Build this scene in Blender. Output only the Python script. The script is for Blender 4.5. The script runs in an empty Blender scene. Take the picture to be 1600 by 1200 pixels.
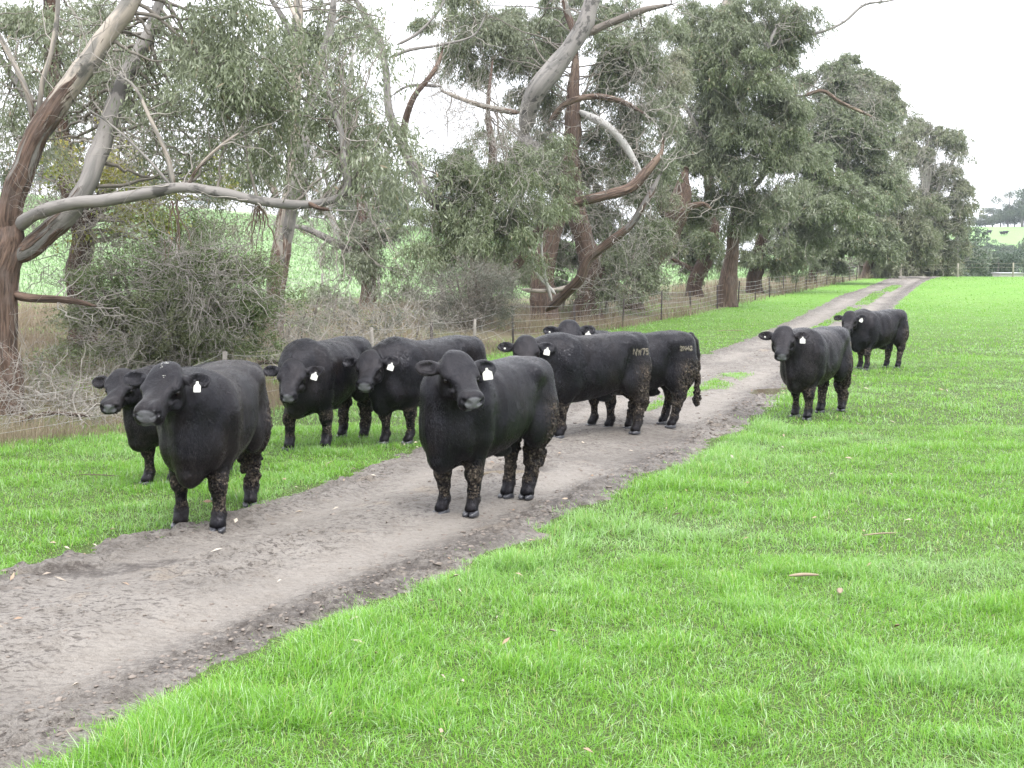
import bpy, math, random
import numpy as np
from mathutils import Vector

# ---------------------------------------------------------------- camera, sky, sun, exposure
SC = bpy.context.scene
COL = SC.collection
F = 2000.0            # focal length in photo pixels (1600 wide)
CAMZ = 2.0
PITCH = math.atan(170.0 / F)
cam_d = bpy.data.cameras.new("camera")
cam_d.sensor_width = 36.0
cam_d.lens = 36.0 * F / 1600.0
cam_d.clip_start = 0.1
cam_d.clip_end = 5000
cam = bpy.data.objects.new("camera", cam_d)
COL.objects.link(cam)
cam.location = (0, 0, CAMZ)
cam.rotation_euler = (math.pi / 2 - PITCH, 0, 0)
SC.camera = cam

SUN_EL, SUN_AZ = math.radians(62), math.radians(150)   # soft high light from behind the camera's right
w = bpy.data.worlds.new("World"); SC.world = w; w.use_nodes = True
nt = w.node_tree; nt.nodes.clear()
wo = nt.nodes.new('ShaderNodeOutputWorld'); bg = nt.nodes.new('ShaderNodeBackground')
sk = nt.nodes.new('ShaderNodeTexSky'); sk.sky_type = 'NISHITA'; sk.sun_disc = False
sk.sun_elevation = SUN_EL; sk.sun_rotation = SUN_AZ; sk.dust_density = 3.0
tcw = nt.nodes.new('ShaderNodeTexCoord'); nz = nt.nodes.new('ShaderNodeTexNoise')
nz.inputs['Scale'].default_value = 2.2; nz.inputs['Detail'].default_value = 5
rp = nt.nodes.new('ShaderNodeValToRGB')
rp.color_ramp.elements[0].position = 0.3; rp.color_ramp.elements[0].color = (7.8, 7.95, 8.5, 1)
rp.color_ramp.elements[1].position = 0.75; rp.color_ramp.elements[1].color = (10.2, 10.3, 10.7, 1)
mx = nt.nodes.new('ShaderNodeMix'); mx.data_type = 'RGBA'; mx.inputs[0].default_value = 0.93
nt.links.new(tcw.outputs['Generated'], nz.inputs['Vector'])
nt.links.new(nz.outputs['Fac'], rp.inputs['Fac'])
nt.links.new(sk.outputs['Color'], mx.inputs[6]); nt.links.new(rp.outputs['Color'], mx.inputs[7])
sx = nt.nodes.new('ShaderNodeSeparateXYZ'); nt.links.new(tcw.outputs['Generated'], sx.inputs[0])
gr_ = nt.nodes.new('ShaderNodeMapRange'); gr_.inputs['From Min'].default_value = 0.0; gr_.inputs['From Max'].default_value = 1.0
gr_.inputs['To Min'].default_value = 0.60; gr_.inputs['To Max'].default_value = 1.45; nt.links.new(sx.outputs['Z'], gr_.inputs['Value'])   # overcast sky: brighter overhead
m2 = nt.nodes.new('ShaderNodeMix'); m2.data_type = 'RGBA'; m2.blend_type = 'MULTIPLY'; m2.inputs[0].default_value = 1.0
nt.links.new(mx.outputs[2], m2.inputs[6]); nt.links.new(gr_.outputs[0], m2.inputs[7]); nt.links.new(m2.outputs[2], bg.inputs['Color']); bg.inputs['Strength'].default_value = 0.15
nt.links.new(bg.outputs[0], wo.inputs['Surface'])
sun_d = bpy.data.lights.new("sun", 'SUN'); sun_d.energy = 1.5; sun_d.angle = math.radians(25)
sun_d.color = (1.0, 0.97, 0.92)
sun = bpy.data.objects.new("sun", sun_d); COL.objects.link(sun)
_sd = Vector((math.sin(SUN_AZ) * math.cos(SUN_EL), math.cos(SUN_AZ) * math.cos(SUN_EL), math.sin(SUN_EL)))
sun.rotation_euler = (-_sd).to_track_quat('-Z', 'Y').to_euler()
SC.view_settings.view_transform = 'Standard'; SC.view_settings.look = 'None'
SC.view_settings.gamma = 1.0; SC.view_settings.exposure = 1.22
SC.cycles.max_bounces = 6; SC.cycles.diffuse_bounces = 3; SC.cycles.glossy_bounces = 2
SC.cycles.transmission_bounces = 4; SC.cycles.transparent_max_bounces = 8
SC.cycles.use_adaptive_sampling = False; SC.cycles.use_denoising = True

# ---------------------------------------------------------------- numeric helpers
RNG = np.random.default_rng(7)
def sstep(a, b, x):
    t = np.clip((np.asarray(x, float) - a) / (b - a), 0, 1); return t * t * (3 - 2 * t)
def _h(ix, iy, iz, s):
    n = (ix.astype(np.int64) * 374761393 + iy.astype(np.int64) * 668265263 + iz.astype(np.int64) * 2147483647 + s * 1274126177) & 0xffffffff
    n = ((n ^ (n >> 13)) * 1274126177) & 0xffffffff
    n = ((n ^ (n >> 16)) * 2246822519) & 0xffffffff
    return (n ^ (n >> 15)).astype(np.float64) / 4294967296.0
def vnoise(x, y, z=0.0, s=0):
    x = np.asarray(x, float); y = np.asarray(y, float) + 0 * x; z = np.asarray(z, float) + 0 * x
    ix, iy, iz = np.floor(x), np.floor(y), np.floor(z)
    fx, fy, fz = x - ix, y - iy, z - iz
    fx = fx * fx * (3 - 2 * fx); fy = fy * fy * (3 - 2 * fy); fz = fz * fz * (3 - 2 * fz)
    r = 0
    for dx in (0, 1):
        for dy in (0, 1):
            for dz in (0, 1):
                wgt = (fx if dx else 1 - fx) * (fy if dy else 1 - fy) * (fz if dz else 1 - fz)
                r = r + wgt * _h(ix + dx, iy + dy, iz + dz, s)
    return r
def fbm(x, y, z=0.0, oct=4, s=0):
    r = 0; a = 0.5; f = 1.0; t = 0
    for o in range(oct):
        r = r + a * vnoise(np.asarray(x) * f, np.asarray(y) * f, np.asarray(z) * f, s + o * 17); t += a; a *= .5; f *= 2.03
    return r / t
def nrm(v):
    return v / np.maximum(np.linalg.norm(v, axis=-1, keepdims=True), 1e-9)

# ---------------------------------------------------------------- the lay of the land
_FEN = np.array([(-14, -8), (-9.2, 5), (-6.05, 15), (-5.1, 15.9), (-3.2, 20), (-1.7, 26.5), (.04, 37), (3.9, 45), (8.8, 56), (14.0, 68), (21, 85), (29.5, 103), (42, 125), (58, 150), (60, 900)], float)
def fence_x(y):
    return np.interp(y, _FEN[:, 1], _FEN[:, 0])
_yy = np.linspace(-60, 1200, 2521)
def _prof(pts, sm):
    p = np.array(pts, float); v = np.interp(_yy, p[:, 0], p[:, 1])
    k = np.hanning(int(sm / .5) * 2 + 3); k /= k.sum()
    pad = len(k) // 2
    return np.convolve(np.pad(v, pad, mode='edge'), k, mode='valid')
_BASE = _prof([(-60, 0), (38, 0), (50, .3), (65, .85), (90, 1.55), (105, 1.86), (115, 1.9), (150, .9), (230, -3), (290, -2), (420, 0), (1200, 0)], 7)
_RH = _prof([(-60, 0), (250, 0), (300, 3), (420, 18), (520, 19), (1200, 19)], 20)
_LT = _prof([(-60, 0), (50, 0), (60, .03), (220, 1), (320, 1.15), (1200, 1.3)], 5)
def terrain(x, y):
    x = np.asarray(x, float); y = np.asarray(y, float)
    u = x / np.maximum(y, 5)
    base = np.interp(y, _yy, _BASE) + np.interp(y, _yy, _RH) * sstep(.1, .3, u)
    top = np.interp(u, [-.45, -.08, .1, .3], [16.6, 9.9, 6, 2.0])
    left = .65 + np.interp(y, _yy, _LT) * top
    s = (fence_x(y) - x) * .93
    wl = sstep(.5, 7, s) * (1 - sstep(50, 90, y)) + sstep(4, 40, s) * sstep(50, 90, y)
    z = base * (1 - wl) + left * wl
    z = z + .05 * (fbm(x * .35, y * .35, 0, 2, 3) - .5) + .16 * (fbm(x * .05, y * .05, 0, 2, 5) - .5) * sstep(20, 60, y)
    return z
def ray(px, py):
    return np.array([(px - 800) / F, math.cos(PITCH) - (py - 600) / F * math.sin(PITCH), -math.sin(PITCH) - (py - 600) / F * math.cos(PITCH)])
def at(px, py, Y):
    """world point seen at photo pixel px,py at distance Y ahead"""
    r = ray(px, py); return np.array([0, 0, CAMZ]) + r * (Y / r[1])
def ground(px, py):
    r = ray(px, py); r = r / r[1]
    Y = np.linspace(3, 420, 8000)
    z = CAMZ + r[2] * Y; t = terrain(r[0] * Y, Y)
    i = np.argmax(z < t)
    if not (z < t).any(): i = len(Y) - 1
    Yh = Y[i]
    return np.array([r[0] * Yh, Yh, float(terrain(r[0] * Yh, Yh))])

# ---------------------------------------------------------------- mesh + object helpers
def mk(name, V, faces, mat=None, parent=None, smooth=True, attrs=None, label=None, mats=None, midx=None):
    me = bpy.data.meshes.new(name)
    V = np.asarray(V, np.float32).reshape(-1, 3)
    fl = [np.asarray(f, np.int32) for f in faces if len(f)]
    me.vertices.add(len(V)); me.vertices.foreach_set('co', V.ravel())
    loops = np.concatenate([f.ravel() for f in fl]); tot = np.concatenate([np.full(len(f), f.shape[1], np.int32) for f in fl])
    me.loops.add(len(loops)); me.loops.foreach_set('vertex_index', loops)
    me.polygons.add(len(tot)); me.polygons.foreach_set('loop_start', np.concatenate([[0], np.cumsum(tot)[:-1]]).astype(np.int32))
    me.polygons.foreach_set('use_smooth', np.full(len(tot), smooth))
    for k, a in (attrs or {}).items():
        a = np.asarray(a, np.float32)
        if a.ndim == 1:
            t = me.attributes.new(k, 'FLOAT', 'POINT'); t.data.foreach_set('value', a)
        else:
            t = me.attributes.new(k, 'FLOAT_VECTOR', 'POINT'); t.data.foreach_set('vector', a.ravel())
    for m in (mats or [mat]):
        if m: me.materials.append(m)
    if midx is not None: me.polygons.foreach_set('material_index', np.asarray(midx, np.int32))
    me.update(calc_edges=True)
    o = bpy.data.objects.new(name, me); COL.objects.link(o)
    if parent: o.parent = parent
    if label: o['label'] = label
    return o
def tag(o, label=None, cat=None, group=None, kind=None):
    if label: o['label'] = label
    if cat: o['category'] = cat
    if group: o['group'] = group
    if kind: o['kind'] = kind
    return o
def thing(name, label, cat, loc, rz=0, group=None):
    o = bpy.data.objects.new(name, None); COL.objects.link(o); o.empty_display_size = .2
    o.location = loc; o.rotation_euler = (0, 0, rz)
    return tag(o, label, cat, group)
class Acc:
    """collects pieces of one mesh"""
    def __init__(s): s.V = []; s.Q = []; s.T = []; s.n = 0; s.A = {}
    def add(s, V, Q=None, T=None, **at):
        V = np.asarray(V).reshape(-1, 3)
        s.V.append(V)
        if Q is not None and len(Q): s.Q.append(np.asarray(Q) + s.n)
        if T is not None and len(T): s.T.append(np.asarray(T) + s.n)
        for k, a in at.items():
            a = np.asarray(a, float)
            if a.ndim == 0: a = np.full(len(V), float(a))
            s.A.setdefault(k, []).append(a)
        s.n += len(V)
    def build(s, name, mat, parent=None, org=None, **kw):
        V = np.concatenate(s.V)
        if org is not None: V = V - np.asarray(org)
        f = []
        if s.Q: f.append(np.concatenate(s.Q))
        if s.T: f.append(np.concatenate(s.T))
        return mk(name, V, f, mat, parent, attrs={k: np.concatenate(a) for k, a in s.A.items()}, **kw)
def tubes(P, R, sides=5, cap=False, rough=0.0, seed=0):
    """P (M,K,3), R (M,K): M tubes at once -> V, Q, tc attribute, along"""
    P = np.asarray(P, float); R = np.asarray(R, float)
    if P.ndim == 2: P = P[None]; R = R[None]
    M, K, _ = P.shape
    T = np.gradient(P, axis=1); T = nrm(T)
    ref = np.where(np.abs(T[:, :1, 2:3]) > .9, np.array([[[1., 0, 0]]]), np.array([[[0, 0, 1.]]]))
    N = np.empty_like(P)
    n0 = nrm(np.cross(T[:, 0], ref[:, 0])); N[:, 0] = n0
    for k in range(1, K):
        n = N[:, k - 1] - T[:, k] * (N[:, k - 1] * T[:, k]).sum(-1, keepdims=True); N[:, k] = nrm(n)
    B = np.cross(T, N)
    th = np.arange(sides) * 2 * math.pi / sides
    S = np.concatenate([np.zeros((M, 1)), np.cumsum(np.linalg.norm(np.diff(P, axis=1), axis=-1), axis=1)], 1)
    c, s_ = np.cos(th), np.sin(th)
    tc = np.stack([c[None, None] * R[..., None], s_[None, None] * R[..., None], S[..., None] + 0 * th], -1)
    Rr = R[..., None] + 0 * th
    if rough is not None and np.any(np.asarray(rough) > 0):
        ro = np.asarray(rough, float)
        if ro.ndim == 1: ro = ro[None, :, None]
        n1 = fbm(tc[..., 0] * 26 + seed, tc[..., 1] * 26, tc[..., 2] * 3, 3, seed) - .5
        n2 = fbm(tc[..., 0] * 7 + seed, tc[..., 1] * 7, tc[..., 2] * 1.3, 2, seed + 5) - .5
        Rr = Rr * (1 + ro * (n1 * .55 + n2 * .45))
    V = P[:, :, None] + N[:, :, None] * (c[:, None] * Rr[..., None]) + B[:, :, None] * (s_[:, None] * Rr[..., None])
    idx = np.arange(M * K * sides).reshape(M, K, sides)
    a = idx[:, :-1]; b = idx[:, 1:]
    Q = np.stack([a, np.roll(a, -1, 2), np.roll(b, -1, 2), b], -1).reshape(-1, 4)
    return V.reshape(-1, 3), Q, tc.reshape(-1, 3)
def resample(pts, step):
    """Catmull-Rom through rows (any number of columns), about step metres apart"""
    p = np.asarray(pts, float); p = np.concatenate([[2 * p[0] - p[1]], p, [2 * p[-1] - p[-2]]])
    out = []
    for i in range(1, len(p) - 2):
        n = max(2, int(np.linalg.norm(p[i + 1, :3] - p[i, :3]) / step))
        t = np.linspace(0, 1, n, endpoint=False)[:, None]
        out.append(.5 * (2 * p[i] + (p[i + 1] - p[i - 1]) * t + (2 * p[i - 1] - 5 * p[i] + 4 * p[i + 1] - p[i + 2]) * t ** 2 + (3 * p[i] - p[i - 1] - 3 * p[i + 1] + p[i + 2]) * t ** 3))
    out.append(p[-2][None])
    return np.concatenate(out)

# ---------------------------------------------------------------- materials
class NT:
    def __init__(s, name):
        s.m = bpy.data.materials.new(name); s.m.use_nodes = True; s.t = s.m.node_tree; s.t.nodes.clear()
        s.out = s.n('ShaderNodeOutputMaterial')
    def n(s, typ, **kw):
        x = s.t.nodes.new(typ)
        for k, v in kw.items(): setattr(x, k, v)
        return x
    def l(s, a, b): s.t.links.new(a, b)
    def attr(s, name, vec=False):
        a = s.n('ShaderNodeAttribute', attribute_name=name); return a.outputs['Vector' if vec else 'Fac']
    def coord(s, which='Object', scale=(1, 1, 1)):
        c = s.n('ShaderNodeTexCoord'); return s.mapv(c.outputs[which], scale)
    def mapv(s, v, scale):
        m = s.n('ShaderNodeMapping'); m.inputs['Scale'].default_value = scale; s.l(v, m.inputs['Vector']); return m.outputs[0]
    def noise(s, v, scale, detail=4, rough=.55, dist=0):
        x = s.n('ShaderNodeTexNoise'); x.inputs['Scale'].default_value = scale; x.inputs['Detail'].default_value = detail
        x.inputs['Roughness'].default_value = rough; x.inputs['Distortion'].default_value = dist
        s.l(v, x.inputs['Vector']); return x.outputs['Fac']
    def ramp(s, f, stops):
        r = s.n('ShaderNodeValToRGB'); e = r.color_ramp.elements
        while len(e) < len(stops): e.new(.5)
        for i, (p, c) in enumerate(stops):
            e[i].position = p; e[i].color = (c if len(c) == 4 else (*c, 1)) if not isinstance(c, (int, float)) else (c, c, c, 1)
        s.l(f, r.inputs['Fac']); return r.outputs['Color']
    def mix(s, f, a, b, typ='MIX'):
        m = s.n('ShaderNodeMix', data_type='RGBA', blend_type=typ)
        for inp, v in ((m.inputs[0], f), (m.inputs[6], a), (m.inputs[7], b)):
            if isinstance(v, (int, float)): inp.default_value = v if inp.type == 'VALUE' else (v, v, v, 1)
            elif isinstance(v, tuple): inp.default_value = (*v, 1)
            else: s.l(v, inp)
        return m.outputs[2]
    def math(s, op, a, b=0.0, clamp=False):
        m = s.n('ShaderNodeMath', operation=op, use_clamp=clamp)
        for inp, v in ((m.inputs[0], a), (m.inputs[1], b)):
            if isinstance(v, (int, float)): inp.default_value = v
            else: s.l(v, inp)
        return m.outputs[0]
    def bump(s, h, strength=.5, dist=.02, nrm=None):
        b = s.n('ShaderNodeBump'); b.inputs['Strength'].default_value = strength; b.inputs['Distance'].default_value = dist
        s.l(h, b.inputs['Height'])
        if nrm: s.l(nrm, b.inputs['Normal'])
        return b.outputs[0]
    def bsdf(s, col, rough=.7, spec=.4, normal=None, sheen=0, **kw):
        b = s.n('ShaderNodeBsdfPrincipled')
        for key, v in (('Base Color', col), ('Roughness', rough), ('Specular IOR Level', spec), ('Sheen Weight', sheen)):
            if isinstance(v, (int, float)): b.inputs[key].default_value = v
            elif isinstance(v, tuple): b.inputs[key].default_value = (*v, 1)
            else: s.l(v, b.inputs[key])
        if normal: s.l(normal, b.inputs['Normal'])
        return b
    def done(s, shader): s.l(shader, s.out.inputs['Surface']); return s.m
def plain(name, col, rough=.6, spec=.4, nscale=0, amt=.25, bump=0):
    t = NT(name)
    if nscale:
        f = t.noise(t.coord('Object'), nscale)
        c = t.mix(f, tuple(x * (1 - amt) for x in col), tuple(min(1, x * (1 + amt)) for x in col))
        return t.done(t.bsdf(c, rough, spec, t.bump(f, bump, .01) if bump else None).outputs[0])
    return t.done(t.bsdf(col, rough, spec).outputs[0])
# ---------------------------------------------------------------- track geometry
def _edge(pts):
    g = np.array([ground(*p)[:2] for p in pts]); g = g[np.argsort(g[:, 1])]
    return g
_TR = _edge([(60, 1198), (250, 1088), (390, 1030), (480, 990), (640, 925), (844, 829), (1000, 755), (1100, 705), (1182, 645), (1236, 603), (1310, 545), (1396, 481), (1416, 460), (1441, 441)])
_TL = _edge([(-110, 945), (0, 894), (140, 859), (250, 834), (400, 797), (460, 775), (561, 742), (623, 711), (850, 648), (1074, 567), (1115, 550), (1171, 530), (1235, 502), (1310, 464), (1362, 446), (1377, 440)])
_TR = np.vstack([[-5.6, -3], _TR, [_TR[-1][0] + 8, _TR[-1][1] + 20]]); _TL = np.vstack([[-9.5, -3], _TL, [_TL[-1][0] + 8, _TL[-1][1] + 22]])
def track_lr(y):
    return np.interp(y, _TL[:, 1], _TL[:, 0]), np.interp(y, _TR[:, 1], _TR[:, 0])
PUD = [(ground(1203, 613), 1.7, .30, 1.12), (ground(786, 742), .75, .24, .3), (ground(160, 893), .9, .13, .5)]
def pud_f(x, y):
    r = 9.0 + 0 * np.asarray(x)
    for c, a, b, ang in PUD:
        ca, sa = math.cos(ang), math.sin(ang); dx, dy = x - c[0], y - c[1]
        u = (dx * ca + dy * sa) / (a / 2); v = (-dx * sa + dy * ca) / (b)
        q = np.sqrt(u * u + v * v) + .35 * (vnoise(x * 5, y * 5, 0, 8) - .5)
        r = np.minimum(r, q)
    return r
def track_cover(x, y):
    """1 well inside the bare track, 0 outside, ragged in between"""
    L, R = track_lr(y); n = (fbm(x * 2.2, y * 2.2, 0, 3, 21) - .5) * .55 + (fbm(x * 8, y * 8, 0, 2, 22) - .5) * .25
    return sstep(-.16, .16, np.minimum(x - L, R - x) + n)
STRIP = []
for (px_, py_, hl_, hw_) in [(1135, 598, 1.6, .26), (1072, 618, 1.0, .25), (1320, 492, 4.5, .3), (1362, 466, 6, .35), (1392, 452, 5, .35), (1283, 512, 2.5, .2), (1020, 640, .7, .12)]:
    g_ = ground(px_, py_); l0 = sum(track_lr(g_[1] - 1)) / 2; l1 = sum(track_lr(g_[1] + 1)) / 2
    STRIP.append(((g_[0], g_[1], (l1 - l0) / 2), hl_, hw_))
def mid_strip(x, y):
    L, R = track_lr(y); t = (x - L) / (R - L)
    q = 0 * np.asarray(x, float)
    for c, hl, hw in STRIP:
        dy = y - c[1]; dx = x - c[0] - dy * c[2]
        q = np.maximum(q, np.exp(-(dy / hl) ** 4 - (dx / hw) ** 4))
    return q * sstep(.30, .5, fbm(x * 2.5, y * 1.2, 0, 3, 33))
def track_h(x, y):
    L, R = track_lr(y); w_ = R - L; t = (x - L) / w_
    e = np.minimum(x - L, R - x)
    z = .035 * sstep(-.25, .35, e)
    z = z - .045 * (np.exp(-((t - .24) / .09) ** 2) + np.exp(-((t - .76) / .09) ** 2)) * sstep(-.1, .3, e)
    rutf = np.clip(np.exp(-((t - .25) / .11) ** 2) + np.exp(-((t - .73) / .12) ** 2), 0, 1)
    wob = (fbm(x * 1.3, y * 1.3, 0, 3, 41) - .5) * .07
    poach = sstep(.35, .65, fbm(x * .8, y * .8, 0, 2, 44)) * .6 + .4 + .5 * np.exp(-((e - .25) / .22) ** 2)
    dents = -.028 * sstep(.56, .74, vnoise(x * 8.5, y * 8.5, 0, 42)) - .016 * sstep(.55, .7, vnoise(x * 17, y * 17, 0, 43)) + .020 * sstep(.6, .8, vnoise(x * 11 + 5, y * 11, 0, 45))
    fine = (fbm(x * 34, y * 34, 0, 2, 46) - .5) * .016
    z = z + wob + dents * poach * (1 - .75 * rutf) + fine * poach * (1 - .6 * rutf)
    z = np.where(pud_f(x, y) < 1.25, np.minimum(z, -.018 + .03 * sstep(.8, 1.25, pud_f(x, y))), z)
    cov = sstep(-.28, .1, e + (fbm(x * 2.2, y * 2.2, 0, 3, 21) - .5) * .55)
    return z * cov - .07 * (1 - cov) + .012

# ---------------------------------------------------------------- ground sheet
def build_ground():
    ys = [-30, -20, -12, -6, -2, 0, 2, 3]
    while ys[-1] < 1150: ys.append(ys[-1] + max(.10, ys[-1] * .012))
    ys = np.array(ys); t = np.linspace(-1, 1, 340)
    Y, T = np.meshgrid(ys, t, indexing='ij')
    X = T * (np.maximum(Y, 4) * .95 + 14)
    Z = terrain(X, Y)
    near = 1 - sstep(30, 60, Y)
    Z = Z + near * .03 * (fbm(X * 1.4, Y * 1.4, 0, 3, 51) - .5)
    L, R = track_lr(Y); e = np.minimum(X - L, R - X)
    Z = Z - .10 * sstep(.1, .5, e) * (Y < 125)
    s = fence_x(Y) - X
    n = fbm(X * .4, Y * .4, 0, 3, 52) - .5
    verge = sstep(-.15, .5, s + n * 1.6) * (1 - sstep(56, 62, Y + n * 6 - np.clip(s, 0, 40) * .1)) + sstep(-.3, .6, s + n * 1.6) * (1 - sstep(9, 13, s + n * 4)) * sstep(50, 60, Y)
    crop = np.maximum(sstep(57, 60, Y + n * 5) * sstep(8, 14, s + n * 4), .55 * sstep(180, 260, Y))  # crop field; far ground also paled with distance, haze put into its colour
    V = np.stack([X, Y, Z], -1).reshape(-1, 3)
    I = np.arange(X.size).reshape(X.shape)
    Q = np.stack([I[:-1, :-1], I[:-1, 1:], I[1:, 1:], I[1:, :-1]], -1).reshape(-1, 4)
    t = NT('meadow_ground'); oc = t.coord('Object')
    n1 = t.noise(oc, .35, 5, .6); n2 = t.noise(oc, 3.0, 5, .65); n3 = t.noise(oc, 24, 3, .6)
    g = t.mix(t.ramp(n1, [(.35, 0.), (.68, 1.)]), (.105, .24, .028), (.15, .27, .055))
    g = t.mix(t.ramp(n2, [(.35, 0.), (.72, .8)]), g, (.062, .15, .020))
    g = t.mix(t.ramp(n3, [(.45, 0.), (.75, .5)]), g, (.20, .29, .09))
    g = t.mix(t.attr('soil_shade'), g, t.mix(n3, (.030, .050, .012), (.06, .085, .02)))  # near ground: dark soil, with shade between the blades painted in
    d = t.mix(n2, (.085, .068, .042), (.16, .135, .09)); d = t.mix(t.ramp(n1, [(.45, 0.), (.65, .8)]), d, (.09, .12, .035))
    c = t.mix(t.ramp(n2, [(.3, 0.), (.7, 1.)]), (.17, .265, .115), (.26, .35, .20))
    vr, cr = t.attr('verge'), t.attr('crop')
    wn = t.noise(t.mapv(oc, (.25, 1, 1)), 1.6, 4, .6)
    c = t.mix(t.ramp(wn, [(.4, 0.), (.7, .5)]), c, (.13, .22, .09))
    col = t.mix(cr, t.mix(vr, g, d), c)
    h = t.math('ADD', t.math('MULTIPLY', n2, .5), t.math('MULTIPLY', n3, .3))
    m = t.done(t.bsdf(col, .85, .2, t.bump(h, .7, .12)).outputs[0])
    o = mk('ground', V, [Q], m, attrs=dict(verge=verge.ravel(), crop=crop.ravel(), soil_shade=(1 - sstep(22, 75, Y)).ravel())); tag(o, kind='structure')
    return o
build_ground()

def build_track():
    ys = [-2.5]
    while ys[-1] < 122: ys.append(ys[-1] + max(.024, ys[-1] * .0028) if ys[-1] > 3 else ys[-1] + .1)
    ys = np.array(ys); t = np.linspace(0, 1, 190)
    Y, T = np.meshgrid(ys, t, indexing='ij'); L, R = track_lr(Y)
    X = L - .4 + T * (R - L + .8)
    H = track_h(X, Y); Z = terrain(X, Y) + H
    cov = track_cover(X, Y)
    e = np.minimum(X - L, R - X)
    edge = np.exp(-((np.minimum(e, R - X + .05) - .22) / .3) ** 2) * .9
    right = np.exp(-(((R - X) - .3) / .33) ** 2)
    wet = np.clip(.45 * edge + .75 * right * sstep(.35, .6, fbm(X * 1.2, Y * .8, 0, 3, 61)) + 1.1 * (1 - sstep(.9, 1.6, pud_f(X, Y))), 0, 1)
    tt = (X - L) / (R - L) + .05 * (fbm(Y * .25, 1.5, 0, 2, 66) - .5)
    rut = np.clip(np.exp(-((tt - .25) / .11) ** 2) + np.exp(-((tt - .73) / .12) ** 2), 0, 1) * sstep(.3, .55, fbm(X * .7, Y * .35, 0, 3, 67))
    V = np.stack([X, Y, Z], -1).reshape(-1, 3); I = np.arange(X.size).reshape(X.shape)
    Q = np.stack([I[:-1, :-1], I[:-1, 1:], I[1:, 1:], I[1:, :-1]], -1).reshape(-1, 4)
    t = NT('track_mud'); oc = t.coord('Object')
    a, b, c, d = t.noise(oc, .9, 5, .6), t.noise(oc, 5, 5, .65), t.noise(oc, 26, 4, .65), t.noise(oc, 90, 3, .6)
    col = t.mix(t.ramp(a, [(.35, 0.), (.65, 1.)]), (.148, .133, .117), (.218, .198, .175))
    col = t.mix(t.ramp(b, [(.52, 0.), (.68, .55)]), col, (.125, .108, .093))
    col = t.mix(t.ramp(c, [(.53, 0.), (.64, .75)]), col, (.085, .072, .062))
    col = t.mix(t.ramp(d, [(.62, 0.), (.72, .6)]), col, (.30, .27, .24))
    col = t.mix(t.ramp(t.noise(t.mapv(oc, (1, 1, 1)), 1.6, 3, .6), [(.6, 0.), (.72, .5)]), col, (.25, .20, .145))
    rt = t.attr('rut'); col = t.mix(t.math('MULTIPLY', rt, .65), col, (.240, .217, .190))
    dk = t.noise(t.mapv(oc, (15, 30, 15)), 1.0, 4, .7, .4)
    col = t.mix(t.math('MULTIPLY', t.math('MULTIPLY', t.ramp(dk, [(.545, 0.), (.59, .95)]), t.ramp(a, [(.35, .5), (.55, 1.)])), t.math('SUBTRACT', 1.0, t.math('MULTIPLY', rt, .8))), col, (.06, .05, .043))  # dark dashes: shade of dents and clods painted into the mud colour
    wetn = t.math('MULTIPLY', t.attr('wet'), t.ramp(t.math('ADD', t.math('MULTIPLY', b, .5), t.math('MULTIPLY', c, .5)), [(.4, .15), (.56, 1.)]))
    col = t.mix(wetn, col, (.055, .045, .038))
    r = t.mix(t.ramp(b, [(.4, 0.), (.62, 1.)]), .62, .9); r = t.mix(wetn, r, .5)
    h = t.math('SUBTRACT', t.math('ADD', t.math('MULTIPLY', c, .6), t.math('MULTIPLY', d, .25)), t.math('MULTIPLY', dk, .8))
    m = t.done(t.bsdf(col, r, .35, t.bump(h, 1.0, .05)).outputs[0])
    o = mk('dirt_track', V, [Q], m, attrs=dict(wet=wet.ravel(), rut=rut.ravel())); tag(o, kind='structure')
    # puddles
    t = NT('puddle_water'); oc = t.coord('Object')
    mw = t.done(t.bsdf(t.mix(t.noise(oc, 3, 3), (.10, .08, .055), (.14, .115, .08)), .06, .5, t.bump(t.noise(oc, 30, 2), .05, .003)).outputs[0])
    for i, (c_, a_, b_, an) in enumerate(PUD[:2]):
        th = np.arange(40) * 2 * math.pi / 40; ca, sa = math.cos(an), math.sin(an)
        rr = np.ones(40)
        for it in range(6):
            u, v = rr * np.cos(th) * a_ / 2, rr * np.sin(th) * b_
            q = pud_f(c_[0] + u * ca - v * sa, c_[1] + u * sa + v * ca); rr = rr * (1.12 / np.maximum(q, .3))
        u, v = rr * np.cos(th) * a_ / 2, rr * np.sin(th) * b_
        x, y = c_[0] + u * ca - v * sa, c_[1] + u * sa + v * ca
        z0 = float(terrain(c_[0], c_[1])) + .004
        V = np.vstack([[c_[0], c_[1], z0], np.stack([x, y, np.full(40, z0)], -1)])
        T = [(0, k + 1, (k + 1) % 40 + 1) for k in range(40)]
        tag(mk('puddle', V, [T], mw, smooth=False), kind='structure')
build_track()

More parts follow.
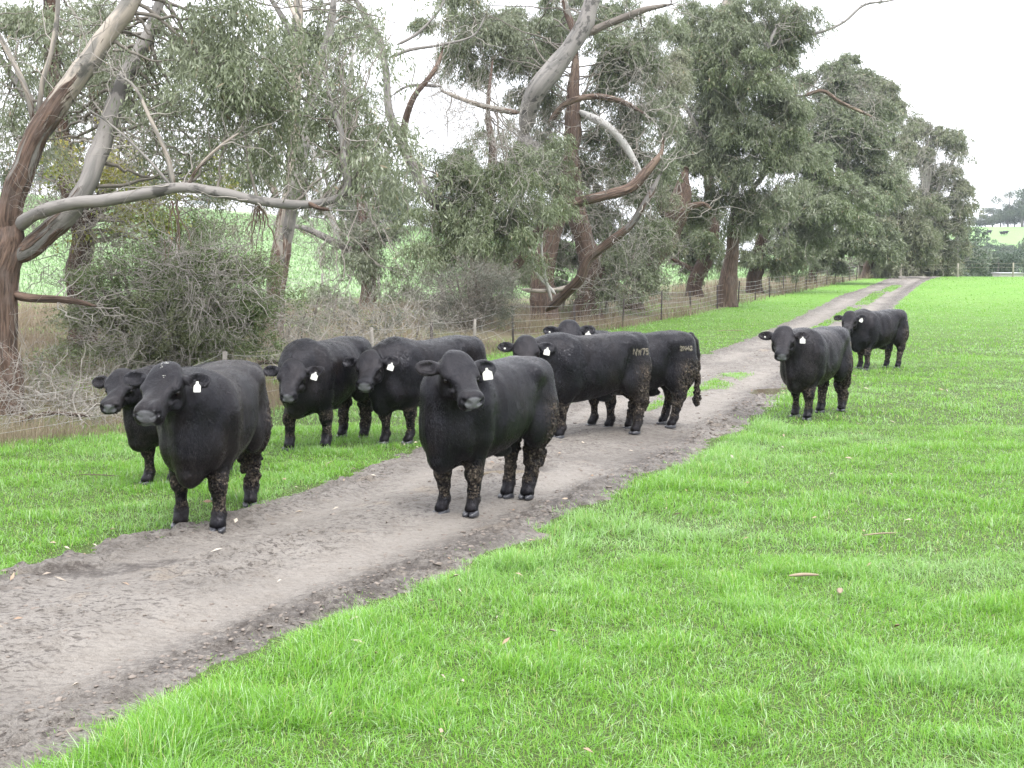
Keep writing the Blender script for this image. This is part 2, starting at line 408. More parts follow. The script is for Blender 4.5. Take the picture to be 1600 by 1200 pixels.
# ---------------------------------------------------------------- grass
def mat_blade(name, lo, hi, pale, dry, transl=.35, rough=.45, glint=None):
    t = NT(name); r = t.attr('rnd'); p = t.attr('patch'); tp = t.attr('tip')
    col = t.mix(r, lo, hi); col = t.mix(t.ramp(p, [(.45, 0.), (.8, .75)]), col, pale)
    col = t.mix(t.ramp(r, [(.955, 0.), (.965, .85)]), col, dry)
    col = t.mix(t.ramp(r, [(.80, 0.), (.82, 1.), (.94, 1.), (.95, 0.)]) if glint else 0.0, col, glint or (0, 0, 0))  # glints painted on: some blades get a whitish colour
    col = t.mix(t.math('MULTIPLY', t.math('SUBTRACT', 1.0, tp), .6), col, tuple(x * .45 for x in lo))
    b = t.bsdf(col, rough, .35)
    tr = t.n('ShaderNodeBsdfTranslucent'); t.l(t.mix(.5, col, tuple(min(1, x * 1.5) for x in hi)), tr.inputs['Color'])
    m = t.n('ShaderNodeMixShader'); m.inputs[0].default_value = transl; t.l(b.outputs[0], m.inputs[1]); t.l(tr.outputs[0], m.inputs[2])
    return t.done(m.outputs[0])
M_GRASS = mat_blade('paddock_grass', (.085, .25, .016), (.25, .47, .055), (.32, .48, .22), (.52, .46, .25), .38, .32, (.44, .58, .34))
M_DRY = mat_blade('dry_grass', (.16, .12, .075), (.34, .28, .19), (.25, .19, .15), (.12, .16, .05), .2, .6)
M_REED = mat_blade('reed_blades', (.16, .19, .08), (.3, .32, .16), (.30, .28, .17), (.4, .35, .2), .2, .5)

def blades(name, P, hgt, wid, mat, seed=0, lean=.45, segs=2, kind='stuff', patch=None, parent=None, org=None, comb=.6):
    r = np.random.default_rng(seed); n = len(P)
    phi = r.random(n) * 2 * math.pi
    fl = fbm(P[:, 0] * 1.6, P[:, 1] * 1.6, 0, 2, 71) * 22
    ln = np.stack([np.cos(phi), np.sin(phi)], -1) * (1 - comb) + np.stack([np.cos(fl), np.sin(fl)], -1) * comb
    lm = (lean * (.25 + r.random(n) ** 1.5 * 1.5))[:, None]
    D = ln * lm * hgt[:, None]
    sd = np.stack([-np.sin(phi), np.cos(phi)], -1)
    ts = [0, .5, 1.0] if segs == 2 else [0, .38, .72, 1.0]
    rows = []
    zf = 1 - .32 * np.clip(lm[:, 0], 0, 1.5)
    for t in ts:
        c = np.zeros((n, 3)); c[:, :2] = P[:, :2] + D * t ** 2; c[:, 2] = P[:, 2] - .012 + hgt * zf * (t - .25 * t * t * np.clip(lm[:, 0], 0, 1))
        wv = np.zeros((n, 3)); wv[:, :2] = sd * (wid * .5 * (1 - t ** 1.6 * .75))[:, None]
        if t < 1: rows += [c - wv, c + wv]
        else: rows += [c]
    k = len(rows); V = np.stack(rows, 1)
    b = np.arange(n)[:, None] * k
    Qs = [b + np.array([[2 * i, 2 * i + 1, 2 * i + 3, 2 * i + 2]]) for i in range(len(ts) - 2)]
    T = b + np.array([[k - 3, k - 2, k - 1]])
    rn = r.random(n)
    pt = fbm(P[:, 0] * .7, P[:, 1] * .7, 0, 4, 72) if patch is None else patch
    pt = np.clip(pt + r.normal(0, .09, n), 0, 1)
    tip = np.tile(np.repeat(ts, 2)[:k], n)
    o = mk(name, V.reshape(-1, 3) - (0 if org is None else np.asarray(org)), Qs + [T], mat, parent, attrs=dict(rnd=np.repeat(rn, k), patch=np.repeat(pt, k), tip=tip))
    if kind: tag(o, kind=kind)
    return o
def surf_z(x, y):
    return terrain(x, y) + (1 - sstep(30, 60, y)) * .03 * (fbm(x * 1.4, y * 1.4, 0, 3, 51) - .5)
def scatter(n, y0, y1, u0=-.56, u1=.50, seed=0, pw=1.0):
    r = np.random.default_rng(seed)
    y = (y0 ** (1 + pw) + r.random(n) * (y1 ** (1 + pw) - y0 ** (1 + pw))) ** (1 / (1 + pw)); q = r.random(n); m = 2.4 * (y0 < 20)
    return (u0 * y - m * .3) * (1 - q) + (u1 * y + m) * q, y
def lush():
    for i, (n, y0, y1, w0, hm, sg, nm) in enumerate([(580000, 3.2, 9, .0042, 1.0, 3, 0), (490000, 9, 17, .0065, 1.0, 2, 0), (330000, 17, 32, .011, 1.0, 2, 0), (230000, 32, 62, .022, 1.05, 2, 0), (110000, 62, 112, .045, .75, 2, 0)]):
        x, y = scatter(n, y0, y1, seed=100 + i, u0=-.60, u1=.56, pw=.6)
        s = fence_x(y) - x
        gv = fbm(x * .5, y * .5, 0, 3, 81)
        keep = 1 - track_cover(x, y); keep = np.maximum(keep * (1 - .25 * sstep(-.2, .1, 0 * x)), mid_strip(x, y))
        side = 1 - sstep(-.5, .8, s + (gv - .5) * 2.5)                       # this side of the fence
        vg = sstep(.42, .58, gv) * .7 * (s > 0)
        dn = keep * np.maximum(side, vg) * (.66 + .34 * sstep(.32, .52, fbm(x * 5.5, y * 5.5, 0, 2, 82)))
        m = RNG.random(n) < dn; x, y = x[m], y[m]
        L, R = track_lr(y); e = np.maximum(L - x, x - R)
        tuft = sstep(.42, .72, fbm(x * 2.1, y * 2.1, 0, 3, 83))
        h = (.04 + .062 * tuft + .045 * RNG.random(len(x)) ** 2) * hm * (.55 + .45 * sstep(-.1, .35, e)) * (1 + .7 * np.exp(-((e - .35) / .3) ** 2) * (x > R))
        P = np.stack([x, y, surf_z(x, y)], -1)
        P[:, 2] = np.where(e < .3, np.maximum(P[:, 2], terrain(x, y) + track_h(x, y)), P[:, 2])
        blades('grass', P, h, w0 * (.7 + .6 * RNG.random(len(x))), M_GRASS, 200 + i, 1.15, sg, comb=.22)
lush()
def strip_grass():
    r = np.random.default_rng(44)
    for k, (c, hl, hw) in enumerate(STRIP):
        n = int(5200 * hl * hw * 4 * (20 / max(20, c[1])) ** .8) + 300
        dy = r.uniform(-1.15, 1.15, n) * hl; x = c[0] + dy * c[2] + r.uniform(-1.15, 1.15, n) * hw; y = c[1] + dy
        m = r.random(n) < mid_strip(x, y) * .62; x, y = x[m], y[m]
        P = np.stack([x, y, terrain(x, y) + track_h(x, y)], -1)
        blades('grass', P, .035 + .05 * r.random(len(x)), .0009 * y * (.6 + .5 * r.random(len(x))) * .7, M_GRASS, 260 + k, 1.1, 2, comb=.2)
strip_grass()
def dry():
    for i, (n, y0, y1, w0) in enumerate([(170000, 12, 26, .006), (120000, 26, 52, .011), (90000, 50, 105, .024)]):
        x, y = scatter(n, y0, y1, seed=300 + i, u0=-.60, u1=.36, pw=.5)
        s = fence_x(y) - x
        g = fbm(x * .6, y * .6, 0, 3, 91)
        lim = np.where(y > 52, 9, 30)
        dn = sstep(-.35, .5, s + (g - .5) * 1.6) * (1 - sstep(lim * .6, lim, s)) * sstep(.34, .6, g) + .9 * np.exp(-((s - .2) / .5) ** 2)
        m = RNG.random(n) < dn; x, y = x[m], y[m]; g = g[m]; s = s[m]
        h = (.18 + .46 * sstep(.35, .7, g)) * (.45 + .8 * RNG.random(len(x))) * np.interp(y, [12, 40, 90], [.85, 1, 1.25])
        P = np.stack([x, y, terrain(x, y)], -1)
        blades('dry_grass', P, h, w0 * (.6 + .6 * RNG.random(len(x))), M_DRY, 330 + i, .55, 2, comb=.3)
dry()
def crop():
    n = 150000; x, y = scatter(n, 46, 200, seed=400, u0=-.5, u1=.25, pw=.2)
    s = fence_x(y) - x; g = fbm(x * .3, y * .3, 0, 3, 92)
    dn = sstep(55, 59, y + (fbm(x * .4, y * .4, 0, 3, 52) - .5) * 5) * sstep(9, 13, s) * (.5 + .5 * sstep(.4, .6, g))
    m = RNG.random(n) < dn; x, y = x[m], y[m]
    P = np.stack([x, y, terrain(x, y)], -1)
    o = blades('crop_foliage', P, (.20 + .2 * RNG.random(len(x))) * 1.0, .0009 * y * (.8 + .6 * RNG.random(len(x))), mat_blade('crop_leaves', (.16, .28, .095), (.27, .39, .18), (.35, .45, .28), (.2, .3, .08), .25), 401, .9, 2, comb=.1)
crop()

def clods():
    r = np.random.default_rng(5); n = 6500
    y = 3.8 + 30 * r.random(n) ** 1.6; L, R = track_lr(y)
    edge = r.random(n) < .62
    x = np.where(edge, R - np.abs(r.normal(.22, .20, n)), L + (R - L) * r.random(n))
    e2 = r.random(n) < .14; x = np.where(e2, L + np.abs(r.normal(.15, .15, n)), x)
    ok = (pud_f(x, y) > 1.2); x, y = x[ok], y[ok]; n = len(x)
    z = terrain(x, y) + track_h(x, y)
    rad = (.005 + .013 * r.random(n) ** 4) * np.interp(y, [4, 30], [1, 1.5])
    th = np.array([.5, 1.25, 1.9, 2.7]); ph = np.arange(6) * math.pi / 3
    S = np.array([[math.sin(a) * math.cos(b + i * .5), math.sin(a) * math.sin(b + i * .5), math.cos(a)] for i, a in enumerate(th) for b in ph])
    j = 1 + (r.random((n, len(S))) - .5) * .7
    V = np.stack([x, y, z - rad * .1], -1)[:, None] + S[None] * j[..., None] * (rad[:, None] * np.stack([.8 + r.random(n), .8 + r.random(n), .35 + .3 * r.random(n)], -1))[:, None]
    q = np.array([[i * 6 + k, i * 6 + (k + 1) % 6, (i + 1) * 6 + (k + 1) % 6, (i + 1) * 6 + k] for i in range(3) for k in range(6)])
    q = np.vstack([q, [[0, 5, 4, 3], [0, 3, 2, 1]]])
    Q = (np.arange(n)[:, None, None] * len(S) + q[None]).reshape(-1, 4)
    t = NT('clod_mud'); oc = t.coord('Object')
    m = t.done(t.bsdf(t.mix(t.noise(oc, 9, 3), (.06, .048, .04), (.24, .205, .175)), .8, .3, t.bump(t.noise(oc, 150, 2), .5, .004)).outputs[0])
    tag(mk('mud_clods', V.reshape(-1, 3), [Q], m), kind='stuff')
clods()
def litter():
    r = np.random.default_rng(6); n = 230
    y = 4 + 24 * r.random(n) ** 1.3; L, R = track_lr(y)
    a = r.random(n)
    x = np.where(a < .42, L + r.normal(.05, .3, n), np.where(a < .7, L + (R - L) * r.random(n), R + np.abs(r.normal(0, 1.6, n))))
    off = track_cover(x, y)
    z = np.where(off > .4, terrain(x, y) + track_h(x, y) + .008, surf_z(x, y) + .03 + .03 * r.random(n))
    ln = .018 + .035 * r.random(n) ** 2; wd = ln * (.16 + .25 * r.random(n)); ph = r.random(n) * 6.28; til = r.normal(0, .3, n)
    d = np.stack([np.cos(ph), np.sin(ph), til], -1) * ln[:, None]; s = np.stack([-np.sin(ph), np.cos(ph), r.normal(0, .35, n)], -1) * wd[:, None]
    c = np.stack([x, y, z], -1); up = np.array([0, 0, .006])
    V = np.stack([c - d, c - s + up, c + up * 2, c + s * .9, c + d], 1)
    b = np.arange(n)[:, None] * 5
    T = np.concatenate([b + np.array([[0, 1, 2]]), b + np.array([[0, 2, 3]]), b + np.array([[1, 4, 2]]), b + np.array([[2, 4, 3]])])
    t = NT('fallen_leaf'); col = t.ramp(t.attr('rnd'), [(0, (.22, .14, .09)), (.4, (.30, .23, .16)), (.8, (.40, .36, .30)), (1, (.12, .08, .055))])
    tag(mk('fallen_leaves', V.reshape(-1, 3), [T], t.done(t.bsdf(col, .6, .3).outputs[0]), attrs=dict(rnd=np.repeat(r.random(n), 5))), kind='stuff')
litter()
# ---------------------------------------------------------------- cattle
def surf_nets(field, lo, hi, h, band=4):
    """naive surface nets on a narrow band; field(P)->signed value"""
    lo = np.asarray(lo, float); n = (np.ceil((np.asarray(hi) - lo) / (h * band)).astype(int)) * band
    H = h * band
    gc = [lo[i] + H * (np.arange(n[i] // band) + .5) for i in range(3)]
    C = np.stack(np.meshgrid(*gc, indexing='ij'), -1)
    Fc = field(C.reshape(-1, 3)).reshape(C.shape[:3])
    act = np.abs(Fc) < H * 2.1
    big = np.repeat(np.repeat(np.repeat(np.where(act, np.nan, Fc), band, 0), band, 1), band, 2)
    idx = np.argwhere(np.isnan(big))
    P = lo + (idx + .5) * h
    v = np.concatenate([field(P[i:i + 150000]) for i in range(0, len(P), 150000)])
    big[idx[:, 0], idx[:, 1], idx[:, 2]] = v
    G = big; inside = G < 0
    c = inside[:-1, :-1, :-1].astype(np.int8)
    s = np.zeros(c.shape, np.int8)
    for a in (0, 1):
        for b in (0, 1):
            for d in (0, 1):
                s += inside[a:a + c.shape[0], b:b + c.shape[1], d:d + c.shape[2]]
    cells = np.argwhere((s > 0) & (s < 8))
    vid = -np.ones(c.shape, np.int64); vid[cells[:, 0], cells[:, 1], cells[:, 2]] = np.arange(len(cells))
    acc = np.zeros((len(cells), 3)); cnt = np.zeros(len(cells))
    cor = [(a, b, d) for a in (0, 1) for b in (0, 1) for d in (0, 1)]
    for i, A in enumerate(cor):
        for B in cor[i + 1:]:
            if sum(abs(np.array(A) - B)) != 1: continue
            ga = G[cells[:, 0] + A[0], cells[:, 1] + A[1], cells[:, 2] + A[2]]
            gb = G[cells[:, 0] + B[0], cells[:, 1] + B[1], cells[:, 2] + B[2]]
            m = (ga < 0) != (gb < 0)
            t = np.where(m, ga / np.where(m, ga - gb, 1), 0)[:, None]
            p = np.array(A) * (1 - t) + np.array(B) * t
            acc[m] += p[m]; cnt[m] += 1
    V = lo + (cells + .5 + acc / cnt[:, None]) * h
    Q = []
    for ax in range(3):
        o1, o2 = [(1, 2), (2, 0), (0, 1)][ax]
        sl0 = [slice(None)] * 3; sl1 = [slice(None)] * 3
        sl0[ax] = slice(0, -1); sl1[ax] = slice(1, None)
        a = inside[tuple(sl0)]; b = inside[tuple(sl1)]
        for flip in (0, 1):
            e = np.argwhere((a & ~b) if not flip else (~a & b))
            e = e[(e[:, o1] > 0) & (e[:, o2] > 0)]
            e = e[(e[:, o1] < vid.shape[o1]) & (e[:, o2] < vid.shape[o2]) & (e[:, ax] < vid.shape[ax])]
            d1 = np.zeros(3, int); d1[o1] = 1; d2 = np.zeros(3, int); d2[o2] = 1
            g = lambda q: vid[q[:, 0], q[:, 1], q[:, 2]]
            q = np.stack([g(e - d1 - d2), g(e - d2), g(e), g(e - d1)], 1)
            if flip: q = q[:, ::-1]
            Q.append(q)
    Q = np.concatenate(Q); Q = Q[(Q >= 0).all(1)]
    return V, Q
def smin(a, b, k):
    h = np.clip(.5 + .5 * (b - a) / k, 0, 1); return b * (1 - h) + a * h - k * h * (1 - h)
def smax(a, b, k): return -smin(-a, -b, k)
def cone(P, a, b, ra, rb):
    a = np.asarray(a, float); b = np.asarray(b, float); ab = b - a; L = ab @ ab
    t = np.clip(((P - a) @ ab) / L, 0, 1)
    return np.linalg.norm(P - a - t[:, None] * ab, axis=1) - (ra + (rb - ra) * t)
def ell(P, c, r, M=None):
    q = P - np.asarray(c, float)
    if M is not None: q = q @ M
    r = np.asarray(r, float)
    k0 = np.linalg.norm(q / r, axis=1); k1 = np.linalg.norm(q / (r * r), axis=1)
    return k0 * (k0 - 1) / np.maximum(k1, 1e-6)
def loft(x, y, z, st, p=2.3, plow=None):
    """st rows: x, ztop, zbot, halfwidth, widest(0..1 height of widest point)"""
    st = np.asarray(st, float)
    zt = np.interp(x, st[:, 0], st[:, 1]); zb = np.interp(x, st[:, 0], st[:, 2]); wd = np.interp(x, st[:, 0], st[:, 3]); wc = np.interp(x, st[:, 0], st[:, 4])
    zc = zb + (zt - zb) * wc
    hh = np.where(z > zc, zt - zc, zc - zb)
    if plow is not None: p = np.where(z > zc, p, plow)
    f = ((np.abs(y) / wd) ** p + (np.abs(z - zc) / hh) ** p) ** (1 / p)
    d = (f - 1) * np.minimum(wd, hh) * .95
    ex = np.maximum(st[0, 0] - x, x - st[-1, 0])
    return np.where(ex > 0, np.maximum(d, 0) + ex, d)
def densify(st, n=60):
    st = np.asarray(st, float); r = resample(st * np.array([1, 1, 1, 1, 1.]), .02)
    r = r[np.argsort(r[:, 0])]; r[:, 3] = np.maximum(r[:, 3], .01)
    return r
TRUNK = densify([(-.80, 1.06, .92, .05, .5), (-.775, 1.14, .84, .13, .55), (-.70, 1.215, .72, .21, .6), (-.56, 1.262, .60, .27, .62), (-.38, 1.262, .54, .29, .58), (-.12, 1.235, .47, .325, .5),
    (.12, 1.225, .435, .335, .48), (.32, 1.235, .42, .31, .5), (.48, 1.255, .41, .275, .52), (.62, 1.225, .405, .235, .55), (.73, 1.15, .43, .19, .55), (.80, 1.05, .50, .14, .5), (.86, .95, .60, .06, .5)])
HEAD = densify([(-0.085, -0.01, -0.12, 0.03, 0.5), (-0.065, 0.028, -0.16, 0.072, 0.6), (-0.01, 0.045, -0.19, 0.108, 0.66), (0.06, 0.034, -0.215, 0.13, 0.7), (0.1116, 0.016, -0.235, 0.136, 0.72), (0.1581, 0.004, -0.235, 0.124, 0.72), (0.2046, -0.006, -0.215, 0.1, 0.68), (0.2604, -0.012, -0.185, 0.085, 0.62), (0.3116, -0.012, -0.165, 0.082, 0.55), (0.3581, -0.008, -0.158, 0.09, 0.52), (0.3906, -0.012, -0.155, 0.094, 0.5), (0.412, -0.022, -0.148, 0.086, 0.48), (0.4259, -0.04, -0.135, 0.066, 0.48), (0.4315, -0.07, -0.11, 0.03, 0.5)])
def cow_mesh(feet, poll, hdir, scale=1.0, h=.014, fat=1.0, seed=0, tail=1, topz=1.0):
    """body-local metres (scale 1): feet = 4 (x,y) LF RF LH RH; poll point; hdir = unit face direction poll->muzzle; returns V,Q,attrs,head frame"""
    poll = np.asarray(poll, float); hx = nrm(np.asarray(hdir, float))
    side = nrm(np.cross(np.array([0, 0, 1.]), np.array([hx[0], hx[1], 0])))   # animal's left
    hz = nrm(np.cross(hx, side)); M = np.stack([hx, side, hz], 1)             # columns: axes
    org = poll
    HS = 1.12
    def tohead(P): return (P - org) @ M / HS
    def w(p): return org + M @ np.asarray(p, float) * HS
    jaw = w((.03, 0, -.16)); nk = w((-.045, 0, -.135))
    yaw = math.atan2(side[1] * 0 + (hx[1]), hx[0])
    LF, RF, LH, RH = [np.asarray(f, float) for f in feet]
    def leg_front(P, f, s):
        d = cone(P, (.50, s * .15, .92), (.43, s * .18, .66), .16, .118)
        kx, ky = f[0] - .01, f[1] * .9 + s * .02
        d = smin(d, cone(P, (.44, s * .17, .66), (kx, ky, .37), .112, .064), .05)
        d = smin(d, ell(P, (kx + .012, ky, .355), (.066, .064, .075)), .03)
        d = smin(d, cone(P, (kx, ky, .34), (f[0] - .015, f[1], .15), .054, .045), .03)
        d = smin(d, ell(P, (f[0] - .018, f[1], .135), (.058, .056, .052)), .02)
        d = smin(d, cone(P, (f[0] - .01, f[1], .12), (f[0] + .02, f[1], .055), .05, .062), .02)
        return smax(d, .032 - P[:, 2], .01)
    def leg_hind(P, f, s):
        hxk = f[0] - .07; hy = f[1] * .9 + s * .02
        d = ell(P, (-.59, s * .15, .86), (.185, .145, .33))
        d = smin(d, ell(P, (-.45, s * .185, .68), (.15, .105, .2)), .08)
        d = smin(d, cone(P, (-.56, s * .165, .70), (hxk + .005, hy, .44), .145, .074), .07)
        d = smin(d, ell(P, (hxk - .01, hy, .43), (.068, .05, .08)), .03)
        d = smin(d, cone(P, (hxk, hy, .42), (f[0] - .015, f[1], .15), .057, .047), .03)
        d = smin(d, ell(P, (f[0] - .018, f[1], .135), (.058, .056, .052)), .02)
        d = smin(d, cone(P, (f[0] - .01, f[1], .12), (f[0] + .02, f[1], .055), .05, .062), .02)
        return smax(d, .032 - P[:, 2], .01)
    nb = np.array([.56, 0, .97]); nm = .5 * (np.array([.72, 0, 1.0]) + (nk * .6 + nb * .4)); 
    def headf(P):
        q = tohead(P)
        d = loft(q[:, 0], q[:, 1], q[:, 2], HEAD, 2.9)
        for s in (1, -1):
            d = smin(d, ell(q, (.130, s * .116, -.042), (.050, .028, .022)), .014)      # brow
            d = smin(d, ell(q, (.11, s * .088, -.16), (.10, .045, .07)), .03)           # cheek
            d = smax(d, -ell(q, (.232, s * .120, -.115), (.08, .032, .05)), .03)
            d = smin(d, cone(q, (.18, s * .114, -.115), (.25, s * .09, -.10), .012, .012), .02)
            d = smax(d, -ell(q, (.07, s * .075, .075), (.07, .03, .035)), .03)        # hollow in front of the cheek
            d = smax(d, -ell(q, (.160, s * .137, -.070), (.032, .022, .019)), .006)      # eye socket
            d = smax(d, -cone(q, (.434, s * .040, -.070), (.404, s * .084, -.050), .018, .013), .005)      # nostril
            # ears: flattened cup, pointing out and a little back
            e0 = np.array([.045, s * .110, -.050]); ed = nrm(np.array([-.10, s * 1.0, -.06 + .07 * math.sin(seed * 1.7 + s)])); up = nrm(np.array([-.75, 0, .45])); up = nrm(up - ed * (up @ ed)); fw = np.cross(ed, up) * s
            if (fw @ np.array([.5, 0, .85])) < 0: fw = -fw
            Me = np.stack([ed, up, fw], 1)
            de = ell(q, e0 + ed * .105, (.098, .060, .026), Me)
            de = smax(de, -ell(q, e0 + ed * .115 + fw * .026, (.076, .045, .031), Me), .006)
            d = smin(d, smin(de, cone(q, e0 - ed * .02, e0 + ed * .045, .034, .026), .02), .018)
        d = smax(d, -ell(q, (.375, 0, -.126), (.085, .12, .005)), .006)
        d = d * HS
        return d
    def field(P):
        P = np.asarray(P, float); x, y, z = P.T
        yy = y / fat
        d = loft(x, yy, z, TRUNK, 2.7, 2.0)
        d = smin(d, ell(P, (-.60, .13, 1.12), (.13, .11, .11)), .08); d = smin(d, ell(P, (-.60, -.13, 1.12), (.13, .11, .11)), .08)
        # hip hooks and shoulder blades, backbone groove
        for s in (1, -1):
            d = smin(d, ell(P, (-.42, s * .21, 1.13), (.10, .07, .07)), .09)
            d = smin(d, ell(P, (.45, s * .20, .90), (.15, .12, .29)), .06)
            d = smax(d, -ell(P, (.255, s * .375, .92), (.045, .06, .27)), .05)
            d = smax(d, -ell(P, (.70, s * .27, .84), (.05, .055, .20)), .06)
            d = smax(d, -ell(P, (-.37, s * .355, .80), (.075, .085, .22)), .07)
            d = smin(d, ell(P, (.60, s * .145, .70), (.13, .10, .19)), .08)
        # neck
        dn = cone(P, nb, nm, .25, .172); dn = smin(dn, cone(P, nm, nk, .172, .108), .07)
        dn = smin(dn, cone(P, (.50, 0, 1.10), nk + np.array([0, 0, -.02]), .135, .08), .07)
        d = smin(d, dn, .12)
        # dewlap and brisket keel
        d = smin(d, cone(P, (.74, 0, .50), jaw * .45 + np.array([.80, 0, .60]) * .55, .085, .05), .045)
        d = smin(d, cone(P, jaw * .45 + np.array([.78, 0, .62]) * .55, jaw, .05, .045), .05)
        d = smin(d, ell(P, (.68, 0, .47), (.13, .075, .09)), .05)
        d = smin(d, ell(P, (-.20, 0, .45), (.14, .035, .05)), .05)
        d = smin(d, headf(P), .035)
        d = smin(d, leg_front(P, LF, 1), .045); d = smin(d, leg_front(P, RF, -1), .045)
        d = smin(d, leg_hind(P, LH, 1), .045); d = smin(d, leg_hind(P, RH, -1), .045)
        if tail:
            T = [(-.74, 0, 1.20, .05), (-.80, 0, 1.12, .042), (-.835, .005, .95, .030), (-.84, .01, .70, .024), (-.835, .02, .52, .026), (-.83, .02, .38, .042), (-.825, .02, .27, .018)]
            dt = None
            for a, b in zip(T[:-1], T[1:]):
                c = cone(P, a[:3], b[:3], a[3], b[3]); dt = c if dt is None else smin(dt, c, .02)
            d = smin(d, dt, .018)
        # folds on neck and slack of the skin, muscle relief
        d = d + .022 * (fbm(x * 6 + seed, y * 6, z * 4, 2, 4) - .5) + .004 * sstep(-.5, -.3, x) * (1 - sstep(.1, .3, x)) * (vnoise(x * 11, seed, z * 1.2, 8) - .5)
        nkm = sstep(.5, .7, x) * (1 - sstep(1.1, 1.3, z))
        d = d + .014 * 1.5 * nkm * (vnoise(y * 17 + x * 6 + seed, x * 9 - z * 2, z * 3, 5) - .5)
        return d
    lo = np.array([-.95, -.5, -.005]); hi = np.array([1.0, .5, 1.36])
    for c in (w((0, .27, .08)), w((0, -.27, .08)), w((.5, .1, 0)), w((.5, -.1, -.2)), w((-.1, 0, .1))):
        lo = np.minimum(lo, c - .03); hi = np.maximum(hi, c + .03)
    lo[2] = -.005
    V, Q = surf_nets(field, lo, hi, h)
    # relax a little (one Laplacian pass over quads), then mud crust
    x, y, z = V.T
    q = tohead(V)
    inhead = loft(q[:, 0], q[:, 1], q[:, 2], HEAD) < .03
    muz = (1 - sstep(.0, .010, ell(q, (.440, 0, -.066), (.040, .066, .046)))) * inhead
    muz = np.maximum(muz, (1 - sstep(0, .01, ell(q, (.44, 0, -.135), (.03, .05, .018)))) * .6)
    hind = sstep(-.40, -.62, x) * (1 - sstep(.72, 1.0, z)) * sstep(.10, .22, z)
    axd = np.full(len(V), 9.)
    for (fx, fy), kx in ((LF, 0), (RF, 0), (LH, -.07), (RH, -.07)): axd = np.minimum(axd, np.hypot(x - fx - kx * sstep(.1, .4, z), y - fy))
    legs = (1 - sstep(.40, .50, z)) * sstep(.12, .18, z) * (1 - sstep(.10, .15, axd))
    return V, Q, dict(muz=muz, hind=hind, legs=legs), (org, M)
def mat_hide():
    t = NT('black_hide'); oc = t.coord('Object')
    st = t.mapv(oc, (26, 26, 6))
    hair = t.noise(st, 1.0, 6, .7, .8)
    big = t.noise(oc, 3.2, 4, .6)
    base = t.mix(t.ramp(big, [(.42, 0.0), (.68, 1.0)]), (.0015, .0016, .0026), (.0075, .0058, .0052))
    base = t.mix(t.ramp(hair, [(.5, 0.0), (.72, .7)]), base, (.011, .0098, .011))
    fl = t.noise(oc, 85, 2, .5)
    specks = t.ramp(fl, [(.76, 0.0), (.78, .8)]); sp2 = t.math('MULTIPLY', specks, t.ramp(t.noise(oc, 4, 2), [(.55, 0.0), (.7, .7)]))
    base = t.mix(sp2, base, (.22, .19, .15))
    # caked mud: broad patches of dried clods
    hn = t.noise(oc, 11, 5, .65); hn2 = t.noise(oc, 60, 3, .6)
    vo = t.n('ShaderNodeTexVoronoi'); vo.inputs['Scale'].default_value = 34; vo.inputs['Randomness'].default_value = 1
    wv = t.n('ShaderNodeVectorMath', operation='ADD'); t.l(oc, wv.inputs[0]); t.l(t.mix(hn2, (0., 0., 0.), (.03, .03, .03)), wv.inputs[1]); t.l(wv.outputs[0], vo.inputs['Vector'])
    clod = t.ramp(vo.outputs['Distance'], [(.18, 1.0), (.62, 0.0)])
    hind, legs, muz = t.attr('hind'), t.attr('legs'), t.attr('muz')
    pick = t.math('ADD', t.math('MULTIPLY', hn, .70), t.math('MULTIPLY', hn2, .30))
    m1 = t.math('MULTIPLY', t.ramp(pick, [(.40, 0.0), (.53, 1.0)]), hind)
    m2 = t.math('MULTIPLY', t.ramp(pick, [(.45, 0.0), (.54, 1.0)]), legs)
    mud = t.math('MAXIMUM', m1, m2, True)
    mc = t.ramp(t.math('ADD', t.math('MULTIPLY', hn2, .65), t.math('MULTIPLY', clod, .25)), [(.30, (.022, .018, .015)), (.44, (.085, .069, .053)), (.64, (.20, .165, .128))])
    col = t.mix(mud, base, mc)
    col = t.mix(muz, col, t.mix(t.noise(oc, 120, 3), (.06, .06, .065), (.20, .20, .215)))
    r = t.mix(mud, t.ramp(hair, [(.35, .28), (.7, .46)]), .9); r = t.mix(muz, r, .3)
    b1 = t.bump(hair, .6, .010); b2 = t.bump(t.math('MULTIPLY', t.math('ADD', hn2, clod), mud), 1.0, .02, b1)
    b3 = t.bump(t.noise(oc, 9, 3, .5, .6), .35, .03, b2)
    b = t.bsdf(col, r, .16, b3, 0)
    b.inputs['Specular Tint'].default_value = (.92, .90, 1.0, 1)
    return t.done(b.outputs[0])
M_HIDE = mat_hide()
def mat_coat():
    t = NT('coat_hair'); r_ = t.attr('rnd'); p = t.attr('patch'); oc = t.coord('Object')
    col = t.mix(r_, (.0016, .0016, .0026), (.0062, .0055, .0072)); col = t.mix(t.ramp(p, [(.49, 0.), (.64, .8)]), col, (.021, .016, .0135))
    col = t.mix(t.ramp(r_, [(.93, 0.), (.95, .5)]), col, (.045, .038, .034))
    b = t.bsdf(col, t.ramp(t.noise(oc, 4.5, 3), [(.4, .20), (.62, .40)]), .33); b.inputs['Specular Tint'].default_value = (.88, .90, 1.0, 1)
    return t.done(b.outputs[0])
M_COAT = mat_coat()
